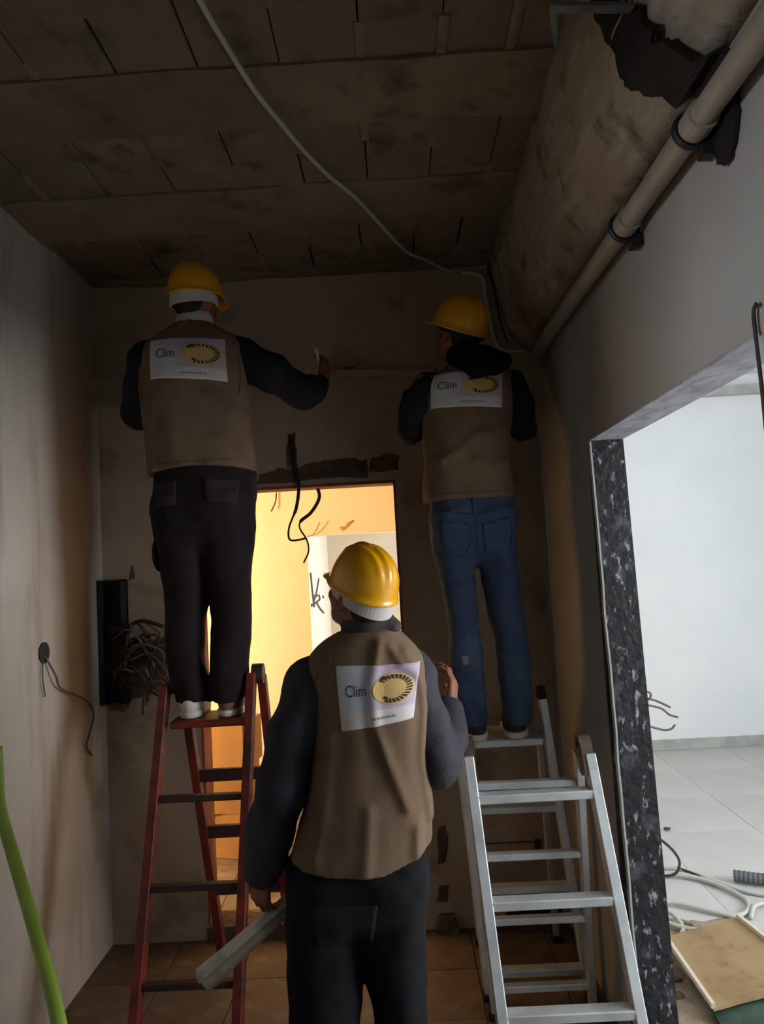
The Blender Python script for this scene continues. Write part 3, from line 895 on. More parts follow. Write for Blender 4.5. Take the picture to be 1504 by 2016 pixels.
loops = [('white cable loop on the side room floor, largest loop by the jamb', 'cable_white', 0.011,
          [(0.92, 3.75, 0.012), (1.2, 3.93, 0.014), (1.45, 3.85, 0.02), (1.58, 3.62, 0.012), (1.46, 3.47, 0.014), (1.2, 3.62, 0.02), (1.12, 3.42, 0.03), (1.3, 3.34, 0.012), (1.5, 3.36, 0.012)]),
         ('white cable trailing from the jamb to the grey tube', 'cable_white', 0.010,
          [(0.90, 3.95, 0.012), (1.15, 4.0, 0.012), (1.4, 3.93, 0.03), (1.62, 3.70, 0.012), (1.85, 3.60, 0.012), (2.1, 3.5, 0.012)]),
         ('dark thin cable standing in a loop beside the jamb foot', 'cable_dark', 0.007,
          [(0.95, 4.0, 0.01), (1.12, 4.05, 0.17), (1.28, 3.98, 0.19), (1.38, 3.92, 0.10), (1.34, 3.90, 0.02), (1.18, 3.95, 0.01), (1.05, 3.80, 0.008)]),
         ('short dark cable offcut near the white cable loop', 'cable_dark', 0.006,
          [(1.38, 3.95, 0.035), (1.44, 3.88, 0.03), (1.52, 3.82, 0.008)]),
         ('white cable loop between jamb foot and brown board', 'cable_white', 0.010,
          [(0.93, 3.55, 0.01), (1.04, 3.60, 0.03), (1.17, 3.50, 0.03), (1.18, 3.36, 0.02), (1.09, 3.28, 0.012), (0.99, 3.31, 0.012), (0.94, 3.40, 0.012)]),
         ('white cable curl right of the brown board', 'cable_white', 0.010,
          [(1.52, 3.45, 0.01), (1.60, 3.55, 0.02), (1.75, 3.56, 0.012), (1.90, 3.44, 0.012), (1.72, 3.30, 0.02), (1.56, 3.33, 0.012)])]
for lb, m_, r_, p_ in loops:
    o = obj('floor_cable', tube(p_, r_, 7, 6), m_, smooth=True)
    tag(o, lb, 'cable', 'cables on the side room floor')
bm = bmesh.new()
pp = spline([(1.62, 3.83, 0.033), (1.78, 3.76, 0.033), (2.0, 3.72, 0.033)], 16)
add_tube(bm, pp, [0.030 if k % 2 else 0.026 for k in range(len(pp))], 12)
o = obj('flexible_tube', bm, 'flex_grey')
tag(o, 'grey corrugated tube piece lying on the pale tiles', 'tube')
for k, (x, y, s) in enumerate(((1.55, 4.55, 0.022), (1.0, 3.0, 0.03), (0.98, 2.9, 0.025), (1.22, 3.42, 0.02))):
    bm = bmesh.new()
    bmesh.ops.create_icosphere(bm, subdivisions=1, radius=s, matrix=Matrix.Translation((x, y, s * 0.45)) @ Matrix.Diagonal((1.3, 0.8, 0.5, 1)))
    for v in bm.verts:
        v.co += Vector([random.uniform(-0.25, 0.25) * s for _ in range(2)] + [0])
    o = obj('rubble_chip', bm, 'dark_mortar')
    tag(o, ('small dark chip alone on the pale tiles', 'dark chip beside the black jamb foot, further one', 'dark chip beside the black jamb foot, nearer one', 'dark chip inside the white cable loop')[k], 'rubble', 'chips on the side room floor')
# wires poking out beside the jamb
for lb, p_ in (('curled thin wire sticking out beside the black jamb, topmost', [(0.84, 2.75, 1.165), (0.875, 2.75, 1.165), (0.895, 2.745, 1.185), (0.915, 2.745, 1.175), (0.905, 2.745, 1.155), (0.885, 2.75, 1.16), (0.93, 2.755, 1.15), (0.985, 2.75, 1.122)]),
               ('thin bent wire sticking out beside the black jamb, middle', [(0.84, 2.75, 1.155), (0.90, 2.75, 1.135), (0.95, 2.75, 1.12), (0.98, 2.75, 1.095), (1.01, 2.75, 1.085)]),
               ('thin curved wire sticking out beside the black jamb, lowest', [(0.84, 2.75, 1.08), (0.90, 2.75, 1.058), (0.95, 2.75, 1.042), (0.98, 2.75, 1.043), (0.997, 2.75, 1.058)])):
    o = obj('jamb_wire', tube(p_, 0.0042, 6), 'cable_grey', smooth=True)
    tag(o, lb, 'wire', 'wires beside the jamb')
o = obj('hook_wire', tube([(0.695, 1.335, 2.155), (0.70, 1.345, 2.16), (0.698, 1.352, 2.14), (0.700, 1.352, 2.05), (0.701, 1.351, 1.95), (0.70, 1.35, 1.80)], 0.004, 6), 'cable_dark', smooth=True)
tag(o, 'dark hooked wire at the near edge of the wide opening', 'wire')

# ================================================================== PEOPLE: smooth implicit surfaces meshed once per garment
_rng = np.random.default_rng(4)
_NG = _rng.random((32, 32, 32)).astype(np.float32) * 2 - 1


def vnoise(x, y, z):
    xi, yi, zi = np.floor(x).astype(int), np.floor(y).astype(int), np.floor(z).astype(int)
    fx, fy, fz = x - xi, y - yi, z - zi
    fx, fy, fz = fx * fx * (3 - 2 * fx), fy * fy * (3 - 2 * fy), fz * fz * (3 - 2 * fz)
    r = 0
    for a in (0, 1):
        for b in (0, 1):
            for c in (0, 1):
                w = (fx if a else 1 - fx) * (fy if b else 1 - fy) * (fz if c else 1 - fz)
                r = r + w * _NG[(xi + a) % 32, (yi + b) % 32, (zi + c) % 32]
    return r


class Field:
    def __init__(self, lo, hi, h):
        self.lo = np.array(lo, float)
        self.h = h
        self.n = np.ceil((np.array(hi) - self.lo) / h).astype(int) + 1
        self.F = np.full(self.n, 1.0, np.float32)
        self.ax = [self.lo[i] + h * np.arange(self.n[i]) for i in range(3)]

    def _sl(self, lo, hi, pad):
        out = []
        for i in range(3):
            a = int(max(0, math.floor((lo[i] - pad - self.lo[i]) / self.h)))
            b = int(min(self.n[i], math.ceil((hi[i] + pad - self.lo[i]) / self.h) + 1))
            out.append(slice(a, max(b, a)))
        return tuple(out)

    def add(self, fn, lo, hi, k=0.02, sub=False):
        s = self._sl(lo, hi, k + 4 * self.h)
        X = self.ax[0][s[0]][:, None, None]
        Y = self.ax[1][s[1]][None, :, None]
        Z = self.ax[2][s[2]][None, None, :]
        d = fn(X, Y, Z).astype(np.float32)
        f = self.F[s]
        if d.size == 0:
            return
        if sub:
            self.F[s] = np.maximum(f, -d)
            return
        hh = np.clip(0.5 + 0.5 * (f - d) / k, 0, 1)
        self.F[s] = f * (1 - hh) + d * hh - k * hh * (1 - hh)

    def cone(self, a, b, ra, rb, k=0.02):
        a, b = np.array(a, float), np.array(b, float)
        ba = b - a
        L2 = max(ba @ ba, 1e-9)

        def fn(X, Y, Z):
            px, py, pz = X - a[0], Y - a[1], Z - a[2]
            t = np.clip((px * ba[0] + py * ba[1] + pz * ba[2]) / L2, 0, 1)
            return np.sqrt((px - t * ba[0]) ** 2 + (py - t * ba[1]) ** 2 + (pz - t * ba[2]) ** 2) - (ra + (rb - ra) * t)
        r = max(ra, rb)
        self.add(fn, np.minimum(a, b) - r, np.maximum(a, b) + r, k)

    def chain(self, pts, rs, k=0.02):
        for i in range(len(pts) - 1):
            self.cone(pts[i], pts[i + 1], rs[i], rs[i + 1], k)

    def ell(self, c, r, R=None, k=0.02, sub=False):
        c = np.array(c, float)
        r = np.array(r, float)
        M = np.eye(3) if R is None else np.array(R)

        def fn(X, Y, Z):
            p = [X - c[0], Y - c[1], Z - c[2]]
            q = [(M[0, i] * p[0] + M[1, i] * p[1] + M[2, i] * p[2]) / r[i] for i in range(3)]
            return (np.sqrt(q[0] ** 2 + q[1] ** 2 + q[2] ** 2) - 1) * r.min()
        m = r.max()
        self.add(fn, c - m, c + m, k, sub)

    def loft(self, keys, n=2.3, k=0.02, sub=False):
        """keys: (z, cx, half width, cy, half depth), any order of z"""
        K = np.array(sorted(keys))
        z = self.ax[2]
        zf = np.linspace(K[0, 0], K[-1, 0], 200)
        cols = []
        for i in range(1, 5):
            v = np.interp(zf, K[:, 0], K[:, i])
            w = 9
            vp = np.pad(v, w, mode='edge')
            v2 = np.convolve(vp, np.ones(2 * w + 1) / (2 * w + 1), 'valid')
            t = np.minimum(np.arange(200), 199 - np.arange(200)) / w
            t = np.clip(t, 0, 1)
            cols.append(np.interp(z, zf, v * (1 - t) + v2 * t))
        cx, a, cy, b = cols
        z0, z1 = K[0, 0], K[-1, 0]
        lo = ((K[:, 1] - K[:, 2]).min(), (K[:, 3] - K[:, 4]).min(), z0)
        hi = ((K[:, 1] + K[:, 2]).max(), (K[:, 3] + K[:, 4]).max(), z1)
        h0 = self.lo[2]

        def fn(X, Y, Z):
            i0 = int(round((Z[0, 0, 0] - h0) / self.h))
            s = slice(i0, i0 + Z.shape[2])
            A, B, CX, CY = (v[s][None, None, :] for v in (a, b, cx, cy))
            q = (np.abs((X - CX) / A) ** n + np.abs((Y - CY) / B) ** n) ** (1 / n)
            d = (q - 1) * np.minimum(A, B)
            return np.maximum(d, np.maximum(z0 - Z, Z - z1))
        self.add(fn, lo, hi, k, sub)

    def cut(self, fn):
        X = self.ax[0][:, None, None]
        Y = self.ax[1][None, :, None]
        Z = self.ax[2][None, None, :]
        self.F = np.maximum(self.F, fn(X, Y, Z)).astype(np.float32)

    def near(self, band=0.03):
        I = np.nonzero(np.abs(self.F) < band)
        return I, self.ax[0][I[0]], self.ax[1][I[1]], self.ax[2][I[2]]

    def folds(self, amp, sc, seed=0.0):
        I, x, y, z = self.near()
        self.F[I] -= amp * vnoise(x * sc[0] + seed, y * sc[1] + seed * 1.7, z * sc[2] + seed * 0.6)

    def ridge(self, poly, amp, w, ymax):
        """raised cloth fold following a polyline in x,z on the side y < ymax"""
        I, x, y, z = self.near()
        best = np.full(x.shape, 9.0)
        for (a, b) in zip(poly[:-1], poly[1:]):
            ax_, az = b[0] - a[0], b[1] - a[1]
            t = np.clip(((x - a[0]) * ax_ + (z - a[1]) * az) / (ax_ * ax_ + az * az), 0, 1)
            best = np.minimum(best, (x - a[0] - t * ax_) ** 2 + (z - a[1] - t * az) ** 2)
        self.F[I] -= np.where(y < ymax, amp * np.exp(-best / (w * w)), 0)

    def mesh(self, name):
        F = self.F
        h = self.h
        F[0], F[-1] = 1, 1
        F[:, 0], F[:, -1] = 1, 1
        F[:, :, 0], F[:, :, -1] = 1, 1
        S = F < 0
        c = S.astype(np.int8)
        tot = sum(c[i:c.shape[0] - 1 + i, j:c.shape[1] - 1 + j, k:c.shape[2] - 1 + k] for i in (0, 1) for j in (0, 1) for k in (0, 1))
        act = (tot > 0) & (tot < 8)
        ci = np.argwhere(act)
        ids = np.full(act.shape, -1, np.int32)
        ids[act] = np.arange(len(ci))
        acc = np.zeros((len(ci), 3))
        cnt = np.zeros(len(ci))
        corner = [(i, j, k) for i in (0, 1) for j in (0, 1) for k in (0, 1)]
        val = {q: F[ci[:, 0] + q[0], ci[:, 1] + q[1], ci[:, 2] + q[2]].astype(float) for q in corner}
        for q in corner:
            for d in range(3):
                if q[d] == 0:
                    r = list(q)
                    r[d] = 1
                    a, b = val[q], val[tuple(r)]
                    m = (a < 0) != (b < 0)
                    t = a[m] / (a[m] - b[m])
                    p = np.tile(np.array(q, float), (m.sum(), 1))
                    p[:, d] = t
                    acc[m] += p
                    cnt[m] += 1
        V = self.lo + h * (ci + acc / cnt[:, None])
        quads = []
        for d in range(3):
            u, v = (d + 1) % 3, (d + 2) % 3
            A = [slice(None)] * 3
            B = [slice(None)] * 3
            A[d] = slice(0, -1)
            B[d] = slice(1, None)
            e = S[tuple(A)] != S[tuple(B)]
            P = np.argwhere(e)
            st = S[P[:, 0], P[:, 1], P[:, 2]]
            q = []
            for (du, dv) in ((-1, -1), (0, -1), (0, 0), (-1, 0)):
                w = P.copy()
                w[:, u] += du
                w[:, v] += dv
                q.append(ids[w[:, 0], w[:, 1], w[:, 2]])
            Q = np.stack(q, 1)
            Q[~st] = Q[~st][:, ::-1]
            quads.append(Q)
        Q = np.concatenate(quads)
        # one relaxation pass to even out the grid look
        for _ in range(2):
            sm = np.zeros_like(V)
            ct = np.zeros(len(V))
            for a, b in ((0, 1), (1, 2), (2, 3), (3, 0)):
                np.add.at(sm, Q[:, a], V[Q[:, b]])
                np.add.at(ct, Q[:, a], 1)
                np.add.at(sm, Q[:, b], V[Q[:, a]])
                np.add.at(ct, Q[:, b], 1)
            V = 0.45 * V + 0.55 * sm / np.maximum(ct, 1)[:, None]
        me = bpy.data.meshes.new(name)
        me.vertices.add(len(V))
        me.vertices.foreach_set('co', V.astype(np.float32).ravel())
        me.loops.add(Q.size)
        me.loops.foreach_set('vertex_index', Q.astype(np.int32).ravel())
        me.polygons.add(len(Q))
        me.polygons.foreach_set('loop_start', np.arange(0, Q.size, 4, dtype=np.int32))
        me.update(calc_edges=True)
        me.validate()
        return me


def head_matrix(yaw, pitch, roll=0.0):
    return np.array(Matrix.Rotation(yaw, 3, 'Z') @ Matrix.Rotation(pitch, 3, 'X') @ Matrix.Rotation(roll, 3, 'Y'))


def add_head(f, hc, R):
    """hc = skull centre; local x right, y towards the face, z up"""
    def P(x, y, z):
        return np.array(hc) + R @ np.array((x, y, z))
    f.ell(P(0, -0.010, 0.026), (0.074, 0.088, 0.082), R, 0.02)
    f.ell(P(0, 0.02, -0.045), (0.062, 0.074, 0.07), R, 0.03)
    f.ell(P(0, 0.062, -0.098), (0.030, 0.026, 0.022), R, 0.025)           # chin
    f.ell(P(0, 0.078, 0.022), (0.055, 0.018, 0.014), R, 0.02)             # brow
    f.cone(P(0, 0.088, 0.012), P(0, 0.112, -0.032), 0.009, 0.015, 0.012)  # nose
    for s in (-1, 1):
        f.ell(P(0.014 * s, 0.100, -0.036), (0.009, 0.009, 0.008), R, 0.008)
        f.ell(P(0.036 * s, 0.072, -0.028), (0.022, 0.018, 0.018), R, 0.02)   # cheek
        f.ell(P(0.079 * s, -0.005, -0.012), (0.011, 0.020, 0.033), R, 0.008)  # ear
        f.ell(P(0.084 * s, 0.001, -0.012), (0.008, 0.010, 0.018), R, 0.004, sub=True)
        f.ell(P(0.031 * s, 0.098, 0.002), (0.017, 0.012, 0.010), R, 0.01, sub=True)  # eye sockets
    f.ell(P(0, 0.094, -0.062), (0.024, 0.011, 0.006), R, 0.006)           # upper lip
    f.ell(P(0, 0.092, -0.073), (0.021, 0.011, 0.007), R, 0.006)           # lower lip
    return P


def add_hand(f, wrist, dirv, palm_n, curl, thumb_side, size=1.0, spread=0.12):
    """palm and five fingers; dirv points from wrist to knuckles, palm_n out of the palm"""
    w = np.array(wrist, float)
    d = np.array(dirv, float)
    d /= np.linalg.norm(d)
    n = np.array(palm_n, float)
    n -= d * (n @ d)
    n /= np.linalg.norm(n)
    s = np.cross(d, n) * thumb_side          # towards the thumb
    k = size
    offs = (0.029, 0.010, -0.010, -0.028)
    lens = ((0.043, 0.027, 0.020), (0.048, 0.031, 0.022), (0.045, 0.029, 0.021), (0.035, 0.022, 0.018))
    mc = (0.088, 0.092, 0.088, 0.080)
    rad = (0.0092, 0.0095, 0.009, 0.0078)
    for o_, L, m_, r in zip(offs, lens, mc, rad):
        a = w + s * o_ * 0.6 * k + d * 0.01
        b = w + d * m_ * k + s * o_ * k
        f.cone(a, b, 0.0145 * k, 0.0118 * k, 0.012)
        p = b
        ang = curl * 0.55
        fd = d + s * spread * (o_ / 0.03)
        fd /= np.linalg.norm(fd)
        for i, l in enumerate(L):
            v = fd * math.cos(ang) + n * math.sin(ang)
            q = p + v * l * k
            f.cone(p, q, r * k * (1 - 0.07 * i), r * k * (1 - 0.07 * (i + 1)), 0.004)
            p = q
            ang += curl * (0.75, 0.5, 0.3)[i]
    t0 = w + d * 0.025 * k + s * 0.022 * k
    t1 = t0 + (d * 0.55 + s * 0.65 + n * 0.35) * 0.045 * k
    t2 = t1 + (d * 0.8 + s * 0.25 + n * 0.45) * 0.034 * k
    t3 = t2 + (d * 0.9 + n * 0.45 - s * 0.05) * 0.026 * k
    f.chain([t0, t1, t2, t3], [0.015 * k, 0.0115 * k, 0.0105 * k, 0.009 * k], 0.008)
    f.cone(w - d * 0.03, w + d * 0.02, 0.024 * k, 0.022 * k, 0.015)


def helmet(root, hc, R, s=1.0):
    """hard hat: dome, rolled rim, short peak and three ridges; hc = centre of the rim plane"""
    bm = bmesh.new()
    nph, nth = 72, 18
    M = Matrix(R.tolist())
    c0 = Vector(hc)
    rings = []
    a, b, hgt = 0.112 * s, 0.134 * s, 0.142 * s

    def dome(th, ph, off=0.0):
        x = math.cos(th) ** 0.82 * math.sin(ph)
        y = math.cos(th) ** 0.82 * math.cos(ph)
        r = 1.0
        px_, py_, pz_ = x * (a + off), y * (b + off), math.sin(th) ** 0.95 * (hgt + off) if th > 0 else 0.0
        top = max(0.0, math.sin(th) - 0.18)
        for cxx, wd, am in ((0.0, 0.013, 0.0075), (0.036, 0.008, 0.005), (-0.036, 0.008, 0.005)):
            g = math.exp(-((px_ - cxx * s) / (wd * s)) ** 2) * am * min(1.0, top * 2.2)
            pz_ += g * s
            py_ += g * s * (1 if y > 0 else -1) * 0.5
        return Vector((px_, py_, pz_))
    for i in range(nth):
        th = (i / nth) * math.pi / 2
        rings.append([bm.verts.new(c0 + M @ dome(th, 2 * math.pi * k / nph)) for k in range(nph)])
    topv = bm.verts.new(c0 + M @ (dome(math.pi / 2 - 1e-4, 0)))
    for i in range(nth - 1):
        for k in range(nph):
            bm.faces.new((rings[i][k], rings[i][(k + 1) % nph], rings[i + 1][(k + 1) % nph], rings[i + 1][k]))
    for k in range(nph):
        bm.faces.new((rings[-1][k], rings[-1][(k + 1) % nph], topv))
    # rim and peak
    prof = []
    for t, dz, lip in ((0.35, -0.004, 0), (1.0, -0.012, 0), (1.02, -0.017, 0), (0.9, -0.018, 1), (0.05, -0.010, 1), (-0.35, 0.03, 1)):
        r = []
        for k in range(nph):
            ph = 2 * math.pi * k / nph
            pk = math.exp(-(min(ph, 2 * math.pi - ph) / 0.62) ** 4)
            e = 0.007 + 0.034 * pk
            base = Vector((a * math.sin(ph), b * math.cos(ph), 0))
            out = Vector((math.sin(ph), math.cos(ph), 0))
            ext = t * e if t > 0 else t * 0.012
            r.append(bm.verts.new(c0 + M @ (base + out * ext * s + Vector((0, 0, (dz - 0.012 * pk * max(t, 0)) * s)))))
        prof.append(r)
    chain_ = [rings[0]] + prof
    for i in range(len(chain_) - 1):
        for k in range(nph):
            bm.faces.new((chain_[i + 1][k], chain_[i + 1][(k + 1) % nph], chain_[i][(k + 1) % nph], chain_[i][k]))
    # closed inside
    inner = bm.verts.new(c0 + M @ Vector((0, 0, 0.10 * s)))
    for k in range(nph):
        bm.faces.new((inner, chain_[-1][(k + 1) % nph], chain_[-1][k]))
    return obj('hard_hat', bm, 'helmet_yellow', root, smooth=True)


def head_band(hat, hc, R, z0, z1, rx, ry, m='band_white', a0=0.0, a1=2 * math.pi, dip=0.0):
    bm = bmesh.new()
    M = Matrix(R.tolist())
    c0 = Vector(hc)
    n = 48
    rr = []
    for k in range(n + 1):
        ph = a0 + (a1 - a0) * k / n
        dz = -dip * max(0.0, -math.cos(ph))
        r = []
        for (zz, e) in ((z0 + dz, 0.004), (z1, 0.004), (z1, -0.004), (z0 + dz, -0.004)):
            r.append(bm.verts.new(c0 + M @ Vector(((rx + e) * math.sin(ph), (ry + e) * math.cos(ph), zz))))
        rr.append(r)
    full = abs(a1 - a0 - 2 * math.pi) < 1e-6
    for k in range(n):
        for i in range(4):
            bm.faces.new((rr[k][i], rr[k][(i + 1) % 4], rr[k + 1][(i + 1) % 4], rr[k + 1][i]))
    if not full:
        bm.faces.new(rr[0])
        bm.faces.new(rr[-1][::-1])
    return obj('headband', bm, m, hat, smooth=False)


def bvh_of(o):
    me = o.data
    b = Vector(o['abs_base'])
    return BVHTree.FromPolygons([v.co + b for v in me.vertices], [tuple(p.vertices) for p in me.polygons])


def bilinear(q, u, v):
    """q: four (x,z) corners TL, TR, BR, BL; v=1 at the top"""
    a = (q[0][0] * (1 - u) + q[1][0] * u, q[0][1] * (1 - u) + q[1][1] * u)
    b = (q[3][0] * (1 - u) + q[2][0] * u, q[3][1] * (1 - u) + q[2][1] * u)
    return a[0] * v + b[0] * (1 - v), a[1] * v + b[1] * (1 - v)


def on_back(bvh, x, z, y0, off):
    h = bvh.ray_cast(Vector((x, y0, z)), Vector((0, 1, 0)))
    if h[0] is None:
        return None
    n = h[1] if h[1].y < 0 else -h[1]
    return h[0] + n * off


def back_sheet(name, parent, bvh, quad, y0, off, m, nx=36, ny=24, uv=True, inset=None, smooth=True):
    bm = bmesh.new()
    lay = bm.loops.layers.uv.new('UVMap')
    g, G = [], []
    last = None
    for j in range(ny + 1):
        r = []
        for i in range(nx + 1):
            u, v = i / nx, j / ny
            x, z = bilinear(quad, u, v)
            p = on_back(bvh, x, z, y0, off)
            if p is None:
                p = Vector((x, last.y if last else y0 + 0.3, z))
            last = p
            r.append((bm.verts.new(p), u, v))
        g.append(r)
    for j in range(ny):
        for i in range(nx):
            vs = (g[j][i], g[j][i + 1], g[j + 1][i + 1], g[j + 1][i])
            f = bm.faces.new([q[0] for q in vs])
            for lp, q in zip(f.loops, vs):
                lp[lay].uv = (q[1], q[2])
    # give the sheet an edge
    rim = [g[0][i][0] for i in range(nx + 1)] + [g[j][nx][0] for j in range(1, ny + 1)] + [g[ny][i][0] for i in range(nx - 1, -1, -1)] + [g[j][0][0] for j in range(ny - 1, 0, -1)]
    low = [bm.verts.new(v.co + Vector((0, off + 0.002, 0))) for v in rim]
    for i in range(len(rim)):
        k = (i + 1) % len(rim)
        bm.faces.new((rim[k], rim[i], low[i], low[k]))
    me = bpy.data.meshes.new(name)
    bm.to_mesh(me)
    bm.free()
    return link_mesh(name, me, m, parent, smooth)


def project_flat(name, parent, bvh, quad, polys, y0, off, m):
    """flat print shapes given as lists of (u,v) outlines"""
    bm = bmesh.new()
    for poly in polys:
        vs = []
        for (u, v) in poly:
            x, z = bilinear(quad, u, v)
            p = on_back(bvh, x, z, y0, off)
            if p is None:
                break
            vs.append(bm.verts.new(p))
        else:
            if len(vs) >= 3:
                bm.faces.new(vs)
    bmesh.ops.triangulate(bm, faces=[f for f in bm.faces if len(f.verts) > 4])
    me = bpy.data.meshes.new(name)
    bm.to_mesh(me)
    bm.free()
    return link_mesh(name, me, m, parent)


def text_mesh(body, width):
    cu = bpy.data.curves.new('lettering', 'FONT')
    cu.body = body
    cu.resolution_u = 3
    o = bpy.data.objects.new('lettering', cu)
    COL.objects.link(o)
    dg = bpy.context.evaluated_depsgraph_get()
    me = bpy.data.meshes.new_from_object(o.evaluated_get(dg))
    bpy.data.objects.remove(o)
    xs = [v.co.x for v in me.vertices]
    s = width / (max(xs) - min(xs))
    pts = [((v.co.x - min(xs)) * s, v.co.y * s) for v in me.vertices]
    polys = [tuple(p.vertices) for p in me.polygons]
    bpy.data.meshes.remove(me)
    return pts, polys


def vest_print(root, vest, quad, y0, aspect):
    bvh = bvh_of(vest)
    pr = back_sheet('back_print', root, bvh, quad, y0, 0.004, 'print_sheet')
    bp = bvh_of(pr)
    # lettering
    pts, polys = text_mesh('Clim', 0.265)
    bm = bmesh.new()
    vs = []
    for (x, y) in pts:
        X, Z = bilinear(quad, 0.09 + x, 0.52 + y * aspect * 1.25)
        p = on_back(bp, X, Z, y0, 0.0015)
        vs.append(bm.verts.new(p if p else Vector((X, y0 + 0.1, Z))))
    for f in polys:
        try:
            bm.faces.new([vs[i] for i in f])
        except ValueError:
            pass
    me = bpy.data.meshes.new('lettering')
    bm.to_mesh(me)
    bm.free()
    link_mesh('lettering', me, 'print_ink', pr)
    # faint strip of small print along the bottom
    project_flat('small_print', pr, bp, quad, [[(0.42 + 0.05 * k, 0.11), (0.455 + 0.05 * k, 0.11), (0.455 + 0.05 * k, 0.15), (0.42 + 0.05 * k, 0.15)] for k in range(7)], y0, 0.0015, 'print_faint')
    # gold sun oval with dark rays
    cu, cv, ru, rv = 0.705, 0.60, 0.265, 0.265
    N = 40
    fan = []
    for ring in range(4):
        r0, r1 = ring / 4, (ring + 1) / 4
        for k in range(N):
            a0, a1 = 2 * math.pi * k / N, 2 * math.pi * (k + 1) / N
            q = [(cu + ru * r * math.cos(a), cv + rv * r * math.sin(a)) for r, a in ((r0, a0), (r1, a0), (r1, a1), (r0, a1))]
            fan.append(q[1:3] + [q[0]] if ring == 0 else q)
    project_flat('sun_emblem', pr, bp, quad, fan, y0, 0.0012, 'print_gold')
    rays = []
    for k in range(19):
        a = math.radians(-118 + k * 14.0)
        ca, sa = math.cos(a), math.sin(a)
        w = 0.075
        r0, r1 = 0.62, 0.90
        rays.append([(cu + ru * r * math.cos(a + e), cv + rv * r * math.sin(a + e)) for r, e in ((r0, -w * .6), (r1, -w + 0.1), (r1, w + 0.1), (r0, w * .6))])
    rays.append([(cu - 0.185, cv + 0.16), (cu - 0.10, cv + 0.16), (cu - 0.09, cv + 0.205), (cu - 0.14, cv + 0.225)])
    rays.append([(cu - 0.13, cv - 0.16), (cu - 0.09, cv - 0.16), (cu - 0.08, cv - 0.12), (cu - 0.12, cv - 0.12)])
    project_flat('sun_rays', pr, bp, quad, rays, y0, 0.003, 'print_ray')
    return pr


def seam(root, bvh, pts, y0, m='vest_seam', r=0.0016, name='seam'):
    P = [on_back(bvh, x, z, y0, 0.001) for x, z in pts]
    P = [p for p in P if p is not None]
    if len(P) > 2:
        return obj(name, tube(P, r, 5, 4), m, root, smooth=True)


def bounds(base, dx=0.75, y0=-0.55, y1=0.85, z0=0.0, z1=1.95):
    return (base[0] - dx, base[1] + y0, base[2] + z0), (base[0] + dx, base[1] + y1, base[2] + z1)


def make_body(root, S):
    """one continuous skin surface: head, neck, trunk, arms, hands, legs"""
    f = Field(*S['box'], 0.0058)
    R = S['R']
    P = add_head(f, S['skull'], R)
    f.cone(P(0, -0.02, -0.03), S['neck'], 0.054, 0.062, 0.03)
    f.cone(S['neck'], S['chest'], 0.058, 0.085, 0.04)
    f.cone(S['chest'], S['pelvis'], 0.09, 0.095, 0.04)
    for a in S['arms']:
        f.chain([a['sh'], a['el'], a['wr']], [0.050, 0.040, 0.027], 0.03)
        f.cone(S['chest'], a['sh'], 0.07, 0.05, 0.03)
        add_hand(f, a['wr'], a['dir'], a['palm'], a['curl'], a['th'])
    for l in S['legs']:
        f.chain([S['pelvis'], l[0], l[1], l[2]], [0.09, 0.075, 0.052, 0.036], 0.03)
        f.cone(l[2], (l[2][0], l[2][1] + 0.12, l[2][2] - 0.03), 0.036, 0.026, 0.02)
    o = link_mesh('body', f.mesh('body'), 'skin', root, True)
    for s in (-1, 1):
        bm = bmesh.new()
        bmesh.ops.create_uvsphere(bm, u_segments=12, v_segments=8, radius=0.0115, matrix=Matrix.Translation(Vector(P(0.031 * s, 0.084, 0.002))))
        e = obj('eye', bm, 'eye_white', o, smooth=True)
        bm = bmesh.new()
        bmesh.ops.create_uvsphere(bm, u_segments=10, v_segments=6, radius=0.0062, matrix=Matrix.Translation(Vector(P(0.031 * s, 0.0915, 0.002))))
        obj('iris', bm, 'hair_black', e, smooth=True)
    # short black hair over skull back
    g = Field(np.array(S['skull']) - 0.16, np.array(S['skull']) + 0.16, 0.006)
    g.ell(P(0, -0.014, 0.030), (0.079, 0.090, 0.084), R, 0.01)
    g.ell(P(0, -0.046, -0.024), (0.060, 0.055, 0.056), R, 0.02)
    ctr = np.array(S['skull'])

    def face_cut(X, Y, Z):
        p = [X - ctr[0], Y - ctr[1], Z - ctr[2]]
        ly = R[0, 1] * p[0] + R[1, 1] * p[1] + R[2, 1] * p[2]
        lz = R[0, 2] * p[0] + R[1, 2] * p[1] + R[2, 2] * p[2]
        return ly - 0.035 - 0.5 * (lz - 0.02)
    g.cut(face_cut)
    g.folds(0.002, (90, 90, 90))
    link_mesh('hair', g.mesh('hair'), 'hair_black', root, True)
    return P


